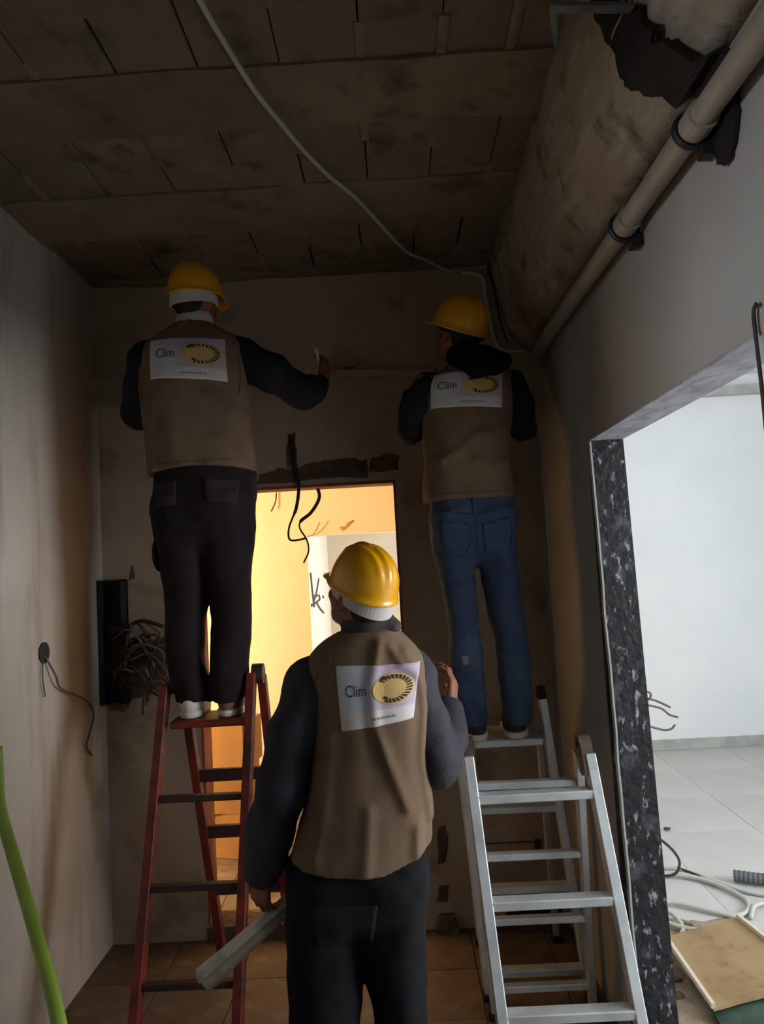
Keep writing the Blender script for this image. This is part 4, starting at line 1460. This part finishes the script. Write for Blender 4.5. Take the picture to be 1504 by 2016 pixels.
def shoe(root, heel, toe, m_up, m_sole, w=0.046, z=0.0):
    """shoe from heel to toe (x,y), standing at height z"""
    hx, hy = heel
    tx, ty = toe
    d = np.array((tx - hx, ty - hy, 0.0))
    L = np.linalg.norm(d)
    d /= L
    lo = np.array((min(hx, tx) - 0.1, min(hy, ty) - 0.1, z - 0.02))
    hi = np.array((max(hx, tx) + 0.1, max(hy, ty) + 0.1, z + 0.22))
    R = np.array([[d[1], d[0], 0], [-d[0], d[1], 0], [0, 0, 1.0]])
    h = np.array((hx, hy, z))

    def P(t, up, side=0):
        return h + d * t * L + np.array((0, 0, up)) + R[:, 0] * side
    f = Field(lo, hi, 0.0058)
    f.ell(P(0.20, 0.055), (w * 0.92, 0.070, 0.055), R, 0.02)
    f.ell(P(0.66, 0.040), (w * 1.05, 0.095, 0.042), R, 0.03)
    f.ell(P(0.36, 0.065), (w * 0.85, 0.10, 0.048), R, 0.03)
    f.cone(P(0.22, 0.06), P(0.20, 0.125), 0.044, 0.046, 0.02)
    f.cut(lambda X, Y, Z: (z + 0.024) - Z + 0 * X + 0 * Y)
    up = link_mesh('shoe', f.mesh('shoe'), m_up, root, True)
    g = Field(lo, hi, 0.0058)
    g.ell(P(0.20, 0.03), (w * 1.02, 0.078, 0.06), R, 0.02)
    g.ell(P(0.66, 0.03), (w * 1.13, 0.102, 0.06), R, 0.04)
    g.cone(P(0.2, 0.02), P(0.7, 0.02), w * 0.9, w * 0.95, 0.03)
    g.cut(lambda X, Y, Z: np.maximum(z + 0.0012 - Z, Z - (z + 0.03)) + 0 * X + 0 * Y)
    link_mesh('sole', g.mesh('sole'), m_sole, up, False)
    # laces
    for k in range(3):
        a, b = P(0.42 + 0.09 * k, 0.108 - 0.012 * k, -0.022), P(0.45 + 0.09 * k, 0.106 - 0.012 * k, 0.022)
        obj('lace', tube([a, (a + b) / 2 + np.array((0, 0, 0.008)), b], 0.0035, 5, 3), 'band_white', up, smooth=True)
    return up


# ------------------------------------------------------------------ front worker, seen from behind
def front_worker():
    root = empty('person', (-0.15, 2.15, 0.0))
    tag(root, 'worker on the floor between the ladders, tan vest, looking up', 'person', None)
    R = head_matrix(math.radians(43), math.radians(25))
    hc = np.array((-0.098, 2.13, 1.652))
    skull = hc + R @ np.array((0, 0, -0.030))
    S = dict(box=((-0.72, 1.78, -0.02), (0.45, 2.75, 1.82)), R=R, skull=skull, neck=(-0.095, 2.155, 1.51), chest=(-0.10, 2.16, 1.33), pelvis=(-0.16, 2.16, 0.90),
             arms=[dict(sh=(-0.275, 2.15, 1.37), el=(-0.36, 2.12, 1.11), wr=(-0.448, 2.20, 0.83), dir=(-0.06, 0.10, -0.8), palm=(0.55, 0.75, 0.1), curl=0.95, th=-1),
                   dict(sh=(0.03, 2.15, 1.36), el=(0.088, 2.14, 1.125), wr=(0.145, 2.33, 1.245), dir=(0.16, 0.42, 0.70), palm=(-0.9, 0.25, -0.05), curl=0.8, th=-1)],
             legs=[((-0.255, 2.16, 0.82), (-0.268, 2.15, 0.47), (-0.275, 2.13, 0.09)), ((-0.07, 2.16, 0.82), (-0.066, 2.17, 0.47), (-0.06, 2.20, 0.09))])
    P = make_body(root, S)
    # jacket: trunk, stand collar, sleeves
    f = Field((-0.62, 1.85, 0.74), (0.32, 2.62, 1.60), 0.0068)
    f.loft([(0.86, -0.155, 0.17, 2.16, 0.12), (1.1, -0.115, 0.15, 2.16, 0.12), (1.35, -0.095, 0.155, 2.16, 0.11), (1.44, -0.10, 0.16, 2.16, 0.09), (1.50, -0.098, 0.09, 2.155, 0.07), (1.515, -0.095, 0.066, 2.155, 0.066)], 2.2, 0.02)
    f.chain([(-0.262, 2.15, 1.365), (-0.318, 2.135, 1.24), (-0.352, 2.12, 1.10), (-0.405, 2.15, 0.96), (-0.447, 2.20, 0.835)], [0.086, 0.078, 0.071, 0.066, 0.058], 0.03)
    f.chain([(0.022, 2.15, 1.36), (0.06, 2.145, 1.24), (0.088, 2.14, 1.13), (0.122, 2.26, 1.18), (0.142, 2.32, 1.235)], [0.078, 0.070, 0.063, 0.060, 0.050], 0.025)
    f.folds(0.009, (11, 11, 13), 3.0)
    f.folds(0.004, (26, 26, 34), 8.0)
    jk = link_mesh('jacket', f.mesh('jacket'), 'jacket_grey', root, True)
    g = Field((-0.28, 1.98, 1.45), (0.08, 2.32, 1.62), 0.006)
    g.cone((-0.094, 2.150, 1.503), (-0.092, 2.150, 1.535), 0.080, 0.078, 0.01)
    g.ell((-0.030, 2.13, 1.528), (0.034, 0.05, 0.022), None, 0.02)
    g.folds(0.004, (30, 30, 20), 2.0)
    g.cut(lambda X, Y, Z: 0.062 - np.sqrt((X + 0.092) ** 2 + (Y - 2.16) ** 2) + np.where(Z < 1.53, -1, 0))
    link_mesh('collar', g.mesh('collar'), 'collar_brown', jk, True)
    # vest
    v = Field((-0.46, 1.90, 0.80), (0.16, 2.42, 1.56), 0.0062)
    v.loft([(0.80, -0.158, 0.214, 2.16, 0.172), (0.86, -0.155, 0.210, 2.16, 0.168), (0.942, -0.137, 0.202, 2.155, 0.162), (1.055, -0.117, 0.180, 2.155, 0.152), (1.17, -0.105, 0.165, 2.155, 0.144),
            (1.285, -0.098, 0.168, 2.155, 0.140), (1.373, -0.095, 0.173, 2.155, 0.130), (1.43, -0.105, 0.176, 2.155, 0.115), (1.462, -0.107, 0.163, 2.155, 0.102), (1.495, -0.101, 0.122, 2.152, 0.088), (1.522, -0.092, 0.085, 2.15, 0.080)], 2.35, 0.02)
    v.folds(0.008, (9, 9, 2.6), 1.0)
    v.folds(0.0035, (22, 22, 8), 5.0)
    v.ridge([(-0.06, 1.49), (-0.085, 1.38), (-0.082, 1.27), (-0.045, 1.16), (-0.005, 1.05)], 0.013, 0.016, 2.15)
    v.ridge([(-0.03, 1.48), (0.0, 1.43), (0.04, 1.40)], 0.010, 0.012, 2.15)
    v.ridge([(0.01, 1.46), (0.05, 1.40), (0.06, 1.30), (0.045, 1.18), (0.06, 1.0)], 0.010, 0.014, 2.15)
    v.ridge([(-0.21, 1.25), (-0.23, 1.10), (-0.27, 0.92)], 0.009, 0.02, 2.15)
    v.ridge([(-0.11, 1.05), (-0.12, 0.95), (-0.13, 0.86)], 0.008, 0.018, 2.15)
    v.ridge([(0.02, 0.99), (0.015, 0.93), (0.02, 0.87)], 0.010, 0.014, 2.15)
    v.cut(lambda X, Y, Z: (0.878 + 0.34 * np.maximum(X + 0.08, 0) + 0.10 * np.maximum(-0.22 - X, 0)) - Z + 0 * Y)
    vs = link_mesh('vest', v.mesh('vest'), 'vest_cloth', root, True)
    bv = bvh_of(vs)
    seam(vs, bv, [(-0.20 - 0.0 * k, 1.47 - 0.02 * k) for k in range(2)] + [(-0.235, 1.42), (-0.245, 1.36), (-0.238, 1.30), (-0.243, 1.24)], 1.6, name='armhole_seam')
    seam(vs, bv, [(-0.345 + 0.03 * k, 0.874) for k in range(12)], 1.6, name='hem_seam', r=0.002)
    vest_print(root, vs, [(-0.182, 1.434), (0.050, 1.430), (0.022, 1.285), (-0.172, 1.262)], 1.6, 1.45)
    # trousers
    t = Field((-0.48, 1.92, 0.03), (0.14, 2.42, 0.93), 0.0068)
    t.loft([(0.92, -0.155, 0.185, 2.16, 0.135), (0.83, -0.157, 0.200, 2.16, 0.148), (0.74, -0.165, 0.190, 2.16, 0.140), (0.66, -0.167, 0.10, 2.16, 0.07)], 2.3, 0.03)
    t.loft([(0.86, -0.255, 0.100, 2.16, 0.135), (0.76, -0.262, 0.107, 2.16, 0.132), (0.60, -0.268, 0.108, 2.155, 0.112), (0.45, -0.268, 0.103, 2.15, 0.10), (0.25, -0.272, 0.090, 2.14, 0.095), (0.05, -0.275, 0.085, 2.14, 0.10)], 2.2, 0.03)
    t.loft([(0.86, -0.075, 0.100, 2.16, 0.135), (0.76, -0.072, 0.104, 2.16, 0.132), (0.60, -0.066, 0.092, 2.165, 0.110), (0.45, -0.062, 0.080, 2.17, 0.098), (0.25, -0.062, 0.078, 2.18, 0.092), (0.05, -0.06, 0.080, 2.19, 0.10)], 2.2, 0.03)
    t.folds(0.008, (10, 10, 7), 2.0)
    t.folds(0.004, (24, 24, 20), 6.0)
    tr = link_mesh('trousers', t.mesh('trousers'), 'trouser_black', root, True)
    bt = bvh_of(tr)
    back_sheet('back_pocket', tr, bt, [(-0.29, 0.80), (-0.10, 0.80), (-0.12, 0.69), (-0.27, 0.69)], 1.6, 0.004, 'pocket_black', 14, 10)
    shoe(root, (-0.275, 2.05), (-0.33, 2.32), 'shoe_dark', 'rubber_black')
    shoe(root, (-0.06, 2.11), (-0.03, 2.38), 'shoe_dark', 'rubber_black')
    hat = helmet(root, hc, R, 0.84)
    head_band(hat, hc + R @ np.array((0, -0.010, 0)), R, -0.040, -0.006, 0.081, 0.100, 'band_white', dip=0.018)
    # rolled sheet held in the left hand
    a, b = np.array((-0.335, 2.245, 0.742)), np.array((-0.632, 2.225, 0.515))
    bm = bmesh.new()
    n = 20
    ax_ = (b - a) / np.linalg.norm(b - a)
    s_ = np.cross(ax_, (0, 1, 0))
    u_ = np.cross(s_, ax_)
    rows_ = []
    for i in range(9):
        t_ = i / 8
        rr = []
        for k in range(34):
            an = k / 33 * 2 * math.pi * 1.7
            r = 0.013 + 0.0016 * an + 0.010 * t_ ** 2 + 0.003 * (k / 33)
            p = a + (b - a) * t_ + (s_ * math.cos(an) + u_ * math.sin(an)) * r
            rr.append(bm.verts.new(p))
        rows_.append(rr)
    for i in range(8):
        for k in range(33):
            bm.faces.new((rows_[i][k], rows_[i][k + 1], rows_[i + 1][k + 1], rows_[i + 1][k]))
    o = obj('rolled_sheet', bm, 'paper_roll', None, smooth=True)
    tag(o, 'pale rolled sheet held low in the front worker left hand', 'roll')


# ------------------------------------------------------------------ worker on the red ladder
def left_worker():
    ZF = 1.1405
    root = empty('person', (-0.77, 2.93, ZF))
    tag(root, 'worker in dark trousers on the red ladder, reaching to the right', 'person', None)
    R = head_matrix(math.radians(-26), math.radians(2))
    hc = np.array((-0.772, 2.95, 2.866))
    skull = hc + R @ np.array((0, 0, -0.030))
    S = dict(box=((-1.25, 2.60, ZF - 0.02), (-0.12, 3.49, 3.02)), R=R, skull=skull, neck=(-0.78, 2.95, 2.715), chest=(-0.785, 2.95, 2.54), pelvis=(-0.77, 2.95, 2.10),
             arms=[dict(sh=(-0.995, 2.96, 2.60), el=(-1.04, 3.00, 2.39), wr=(-1.00, 3.25, 2.47), dir=(0.1, 0.9, 0.4), palm=(0.7, 0.0, -0.7), curl=0.6, th=-1),
                   dict(sh=(-0.575, 2.96, 2.60), el=(-0.345, 2.98, 2.435), wr=(-0.280, 3.19, 2.535), dir=(0.14, 0.32, 0.75), palm=(-0.75, 0.45, -0.05), curl=0.75, th=-1)],
             legs=[((-0.86, 2.95, 2.02), (-0.862, 2.93, 1.64), (-0.850, 2.96, ZF + 0.09)), ((-0.68, 2.95, 2.02), (-0.68, 2.94, 1.64), (-0.70, 2.96, ZF + 0.09))])
    make_body(root, S)
    f = Field((-1.22, 2.70, 2.10), (-0.16, 3.40, 2.82), 0.0068)
    f.loft([(2.12, -0.77, 0.18, 2.95, 0.12), (2.4, -0.785, 0.195, 2.95, 0.12), (2.6, -0.787, 0.205, 2.95, 0.11), (2.68, -0.788, 0.18, 2.95, 0.09), (2.72, -0.785, 0.09, 2.95, 0.075), (2.735, -0.782, 0.068, 2.95, 0.066)], 2.2, 0.02)
    f.chain([(-0.585, 2.96, 2.60), (-0.47, 2.965, 2.525), (-0.350, 2.98, 2.440), (-0.315, 3.08, 2.470), (-0.288, 3.15, 2.500)], [0.082, 0.076, 0.068, 0.060, 0.046], 0.03)
    f.chain([(-0.985, 2.96, 2.60), (-1.02, 2.98, 2.49), (-1.04, 3.00, 2.40), (-1.02, 3.13, 2.44), (-1.003, 3.23, 2.465)], [0.080, 0.075, 0.070, 0.060, 0.050], 0.03)
    f.folds(0.012, (13, 13, 14), 7.0)
    f.folds(0.004, (28, 28, 28), 9.0)
    jk = link_mesh('jacket', f.mesh('jacket'), 'jacket_black', root, True)
    g = Field((-0.95, 2.78, 2.66), (-0.62, 3.12, 2.82), 0.006)
    g.cone((-0.784, 2.945, 2.705), (-0.780, 2.95, 2.745), 0.085, 0.080, 0.01)
    g.folds(0.003, (30, 30, 20), 2.0)
    link_mesh('collar', g.mesh('collar'), 'band_white', jk, True)
    v = Field((-1.10, 2.68, 2.02), (-0.46, 3.22, 2.78), 0.0062)
    v.loft([(2.06, -0.765, 0.226, 2.95, 0.160), (2.119, -0.767, 0.224, 2.95, 0.158), (2.287, -0.781, 0.214, 2.95, 0.152), (2.477, -0.79, 0.222, 2.95, 0.146), (2.604, -0.787, 0.224, 2.95, 0.132),
            (2.655, -0.789, 0.208, 2.95, 0.116), (2.69, -0.790, 0.172, 2.95, 0.10), (2.715, -0.786, 0.115, 2.95, 0.088), (2.735, -0.782, 0.086, 2.95, 0.080)], 2.35, 0.02)
    v.folds(0.008, (9, 9, 3), 11.0)
    v.folds(0.0035, (20, 20, 9), 15.0)
    v.ridge([(-0.70, 2.42), (-0.62, 2.36), (-0.58, 2.33)], 0.008, 0.02, 2.95)
    v.ridge([(-0.93, 2.40), (-0.95, 2.25), (-0.94, 2.13)], 0.007, 0.02, 2.95)
    v.cut(lambda X, Y, Z: (2.118 + 0.014 * np.cos((X + 0.78) * 9)) - Z + 0 * Y)
    vs = link_mesh('vest', v.mesh('vest'), 'vest_cloth', root, True)
    bv = bvh_of(vs)
    seam(vs, bv, [(-0.965, 2.64), (-0.985, 2.58), (-0.99, 2.50), (-0.985, 2.42)], 2.4, name='armhole_seam')
    seam(vs, bv, [(-0.61, 2.64), (-0.59, 2.58), (-0.585, 2.50), (-0.59, 2.42)], 2.4, name='armhole_seam')
    seam(vs, bv, [(-0.96 + 0.035 * k, 2.147) for k in range(12)], 2.4, name='hem_seam', r=0.002)
    vest_print(root, vs, [(-0.937, 2.655), (-0.638, 2.643), (-0.631, 2.466), (-0.928, 2.488)], 2.4, 1.7)
    t = Field((-1.05, 2.70, ZF + 0.02), (-0.48, 3.20, 2.20), 0.0068)
    t.loft([(2.19, -0.765, 0.190, 2.95, 0.13), (2.10, -0.765, 0.208, 2.95, 0.145), (1.97, -0.773, 0.214, 2.95, 0.152), (1.88, -0.773, 0.19, 2.95, 0.13), (1.80, -0.77, 0.10, 2.95, 0.07)], 2.3, 0.03)
    t.loft([(2.02, -0.868, 0.108, 2.95, 0.142), (1.85, -0.868, 0.108, 2.95, 0.118), (1.73, -0.862, 0.092, 2.945, 0.105), (1.67, -0.857, 0.089, 2.94, 0.10), (1.56, -0.856, 0.080, 2.935, 0.092), (1.40, -0.865, 0.070, 2.945, 0.085), (1.30, -0.855, 0.072, 2.95, 0.085), (1.20, -0.846, 0.066, 2.96, 0.085)], 2.2, 0.03)
    t.loft([(2.02, -0.675, 0.108, 2.95, 0.142), (1.85, -0.675, 0.104, 2.95, 0.118), (1.73, -0.672, 0.088, 2.945, 0.105), (1.67, -0.672, 0.082, 2.94, 0.10), (1.56, -0.675, 0.077, 2.935, 0.092), (1.40, -0.686, 0.077, 2.945, 0.085), (1.30, -0.692, 0.077, 2.95, 0.085), (1.20, -0.70, 0.068, 2.96, 0.085)], 2.2, 0.03)
    t.folds(0.008, (11, 11, 8), 12.0)
    t.folds(0.004, (24, 24, 22), 16.0)
    tr = link_mesh('trousers', t.mesh('trousers'), 'trouser_dark', root, True)
    bt = bvh_of(tr)
    back_sheet('back_pocket', tr, bt, [(-0.935, 2.075), (-0.84, 2.08), (-0.845, 1.985), (-0.925, 1.975)], 2.4, 0.004, 'pocket_dark', 12, 12)
    back_sheet('back_pocket', tr, bt, [(-0.73, 2.08), (-0.60, 2.07), (-0.61, 1.975), (-0.72, 1.985)], 2.4, 0.004, 'pocket_dark', 12, 12)
    for z_, xx, dx in ((1.80, -0.98, 0.02),):
        c = Field((-1.02, 2.82, 1.70), (-0.90, 3.06, 1.90), 0.006)
        c.ell((-0.958, 2.94, 1.80), (0.020, 0.07, 0.075), None, 0.01)
        link_mesh('cargo_pocket', c.mesh('cargo_pocket'), 'trouser_dark', tr, True)
    shoe(root, (-0.848, 2.90), (-0.870, 3.16), 'shoe_white', 'shoe_white', z=ZF)
    shoe(root, (-0.700, 2.90), (-0.672, 3.16), 'shoe_tan', 'shoe_white', z=ZF)
    hat = helmet(root, hc, R, 0.93)
    head_band(hat, hc + R @ np.array((0, -0.012, 0)), R, -0.046, -0.008, 0.086, 0.106, 'band_white', dip=0.016)


# ------------------------------------------------------------------ worker in jeans on the aluminium ladder
def right_worker():
    ZF = 0.988
    root = empty('person', (0.35, 2.98, ZF))
    tag(root, 'worker in blue jeans standing on the aluminium step ladder', 'person', None)
    R = head_matrix(math.radians(40), math.radians(28))
    hc = np.array((0.322, 2.955, 2.668))
    skull = hc + R @ np.array((0, 0, -0.030))
    S = dict(box=((-0.06, 2.62, ZF - 0.02), (0.70, 3.49, 2.82)), R=R, skull=skull, neck=(0.350, 2.97, 2.51), chest=(0.337, 2.96, 2.34), pelvis=(0.32, 2.97, 1.93),
             arms=[dict(sh=(0.165, 2.97, 2.43), el=(0.100, 3.00, 2.27), wr=(0.12, 3.22, 2.45), dir=(0.1, 0.75, 0.55), palm=(0.5, 0.2, -0.5), curl=0.6, th=-1),
                   dict(sh=(0.515, 2.97, 2.42), el=(0.555, 3.00, 2.245), wr=(0.47, 3.22, 2.42), dir=(-0.2, 0.75, 0.5), palm=(-0.6, 0.2, -0.5), curl=0.6, th=1)],
             legs=[((0.245, 2.97, 1.85), (0.255, 2.95, 1.45), (0.275, 2.98, ZF + 0.09)), ((0.405, 2.97, 1.85), (0.435, 2.96, 1.45), (0.445, 2.99, ZF + 0.09))])
    make_body(root, S)
    f = Field((-0.04, 2.72, 1.93), (0.69, 3.38, 2.60), 0.0068)
    f.loft([(1.95, 0.31, 0.15, 2.97, 0.11), (2.2, 0.32, 0.155, 2.97, 0.11), (2.4, 0.335, 0.165, 2.97, 0.105), (2.46, 0.345, 0.15, 2.97, 0.09), (2.51, 0.352, 0.09, 2.97, 0.075), (2.54, 0.35, 0.07, 2.97, 0.07)], 2.2, 0.02)
    f.chain([(0.172, 2.97, 2.42), (0.128, 2.98, 2.34), (0.102, 3.00, 2.265), (0.11, 3.11, 2.35), (0.119, 3.205, 2.435)], [0.070, 0.067, 0.062, 0.055, 0.045], 0.025)
    f.chain([(0.508, 2.97, 2.415), (0.54, 2.98, 2.33), (0.556, 3.00, 2.245), (0.515, 3.11, 2.33), (0.475, 3.205, 2.41)], [0.066, 0.064, 0.060, 0.054, 0.045], 0.025)
    f.folds(0.012, (14, 14, 15), 17.0)
    f.folds(0.005, (30, 30, 30), 27.0)
    jk = link_mesh('jacket', f.mesh('jacket'), 'jacket_black', root, True)
    g = Field((0.14, 2.68, 2.36), (0.60, 3.16, 2.64), 0.0062)
    g.ell((0.385, 2.835, 2.485), (0.105, 0.062, 0.056), None, 0.03)
    g.ell((0.33, 2.87, 2.525), (0.078, 0.075, 0.055), None, 0.03)
    g.ell((0.435, 2.86, 2.480), (0.060, 0.055, 0.034), None, 0.03)
    g.ell((0.40, 2.815, 2.45), (0.06, 0.04, 0.032), None, 0.03)
    g.folds(0.008, (20, 20, 24), 3.0)
    link_mesh('hood', g.mesh('hood'), 'hood_black', jk, True)
    v = Field((0.08, 2.72, 1.88), (0.60, 3.20, 2.60), 0.0062)
    v.loft([(1.90, 0.309, 0.184, 2.97, 0.142), (1.95, 0.309, 0.183, 2.97, 0.142), (2.119, 0.318, 0.177, 2.97, 0.136), (2.223, 0.320, 0.182, 2.97, 0.132), (2.348, 0.331, 0.190, 2.97, 0.126),
            (2.42, 0.338, 0.188, 2.97, 0.116), (2.465, 0.350, 0.170, 2.97, 0.10), (2.50, 0.360, 0.125, 2.97, 0.09), (2.53, 0.362, 0.085, 2.97, 0.082)], 2.35, 0.02)
    v.folds(0.008, (9, 9, 3.5), 21.0)
    v.folds(0.0035, (20, 20, 11), 25.0)
    v.ridge([(0.20, 2.10), (0.27, 2.13), (0.34, 2.19), (0.40, 2.20)], 0.012, 0.022, 2.97)
    v.ridge([(0.34, 2.10), (0.40, 2.065), (0.46, 2.09)], 0.012, 0.018, 2.97)
    v.cut(lambda X, Y, Z: 1.946 - Z + 0 * X + 0 * Y)
    vs = link_mesh('vest', v.mesh('vest'), 'vest_cloth', root, True)
    bv = bvh_of(vs)
    seam(vs, bv, [(0.185, 2.44), (0.170, 2.38), (0.172, 2.32), (0.168, 2.26)], 2.4, name='armhole_seam')
    seam(vs, bv, [(0.485, 2.43), (0.492, 2.37), (0.49, 2.31), (0.485, 2.25)], 2.4, name='armhole_seam')
    seam(vs, bv, [(0.16 + 0.03 * k, 1.968) for k in range(11)], 2.4, name='hem_seam', r=0.002)
    vest_print(root, vs, [(0.186, 2.462), (0.468, 2.452), (0.454, 2.303), (0.176, 2.318)], 2.4, 1.7)
    t = Field((0.08, 2.74, ZF + 0.02), (0.60, 3.22, 2.02), 0.0066)
    t.loft([(2.01, 0.318, 0.155, 2.97, 0.115), (1.95, 0.322, 0.170, 2.97, 0.125), (1.83, 0.324, 0.172, 2.97, 0.136), (1.75, 0.325, 0.150, 2.97, 0.112), (1.69, 0.326, 0.07, 2.97, 0.06)], 2.3, 0.03)
    t.loft([(1.90, 0.238, 0.086, 2.97, 0.130), (1.80, 0.239, 0.088, 2.97, 0.124), (1.70, 0.240, 0.080, 2.965, 0.102), (1.60, 0.248, 0.071, 2.96, 0.094), (1.50, 0.256, 0.064, 2.955, 0.086), (1.35, 0.261, 0.066, 2.965, 0.082), (1.20, 0.267, 0.063, 2.975, 0.08), (1.10, 0.274, 0.064, 2.98, 0.085), (1.05, 0.278, 0.060, 2.985, 0.085)], 2.2, 0.025)
    t.loft([(1.90, 0.410, 0.086, 2.97, 0.130), (1.80, 0.410, 0.088, 2.97, 0.124), (1.70, 0.411, 0.082, 2.965, 0.102), (1.60, 0.418, 0.076, 2.96, 0.094), (1.50, 0.428, 0.073, 2.96, 0.088), (1.35, 0.450, 0.065, 2.97, 0.082), (1.20, 0.456, 0.065, 2.98, 0.08), (1.10, 0.455, 0.060, 2.985, 0.085), (1.05, 0.448, 0.058, 2.99, 0.085)], 2.2, 0.025)
    t.folds(0.007, (11, 11, 9), 32.0)
    t.folds(0.005, (22, 22, 30), 36.0)
    tr = link_mesh('jeans', t.mesh('jeans'), 'jeans_blue', root, True)
    bt = bvh_of(tr)
    q1 = [(0.185, 1.868), (0.295, 1.842), (0.285, 1.745), (0.19, 1.742)]
    q2 = [(0.345, 1.842), (0.455, 1.866), (0.452, 1.738), (0.355, 1.735)]
    for q in (q1, q2):
        back_sheet('back_pocket', tr, bt, q, 2.4, 0.004, 'jeans_blue', 12, 12)
        seam(tr, bt, [q[3], q[0], q[1], q[2], (0.5 * (q[2][0] + q[3][0]), q[2][1] - 0.022), q[3]], 2.4, 'jeans_stitch', 0.0022, 'pocket_stitch')
    seam(tr, bt, [(0.318, 1.94), (0.320, 1.86), (0.322, 1.80), (0.323, 1.75)], 2.4, 'jeans_stitch', 0.0025, 'centre_seam')
    seam(tr, bt, [(0.17, 1.905), (0.24, 1.892), (0.32, 1.882), (0.40, 1.892), (0.47, 1.905)], 2.4, 'jeans_stitch', 0.0022, 'yoke_seam')
    p = on_back(bt, 0.32, 1.915, 2.4, 0.004)
    obj('belt_loop', boxes((0.313, 0.325, p.y - 0.004, p.y + 0.006, 1.885, 1.945)), 'jeans_blue', tr)
    back_sheet('worn_patch', tr, bt, [(0.235, 1.33), (0.262, 1.335), (0.262, 1.30), (0.24, 1.295)], 2.4, 0.003, 'jeans_worn', 5, 5)
    shoe(root, (0.283, 2.93), (0.262, 3.18), 'shoe_dark', 'sole_white', z=ZF)
    shoe(root, (0.438, 2.94), (0.462, 3.19), 'shoe_dark', 'sole_white', z=ZF)
    hat = helmet(root, hc, R, 0.92)
    head_band(hat, hc + R @ np.array((0, -0.012, 0)), R, -0.030, -0.008, 0.086, 0.106, 'rubber_black')


front_worker()
left_worker()
right_worker()
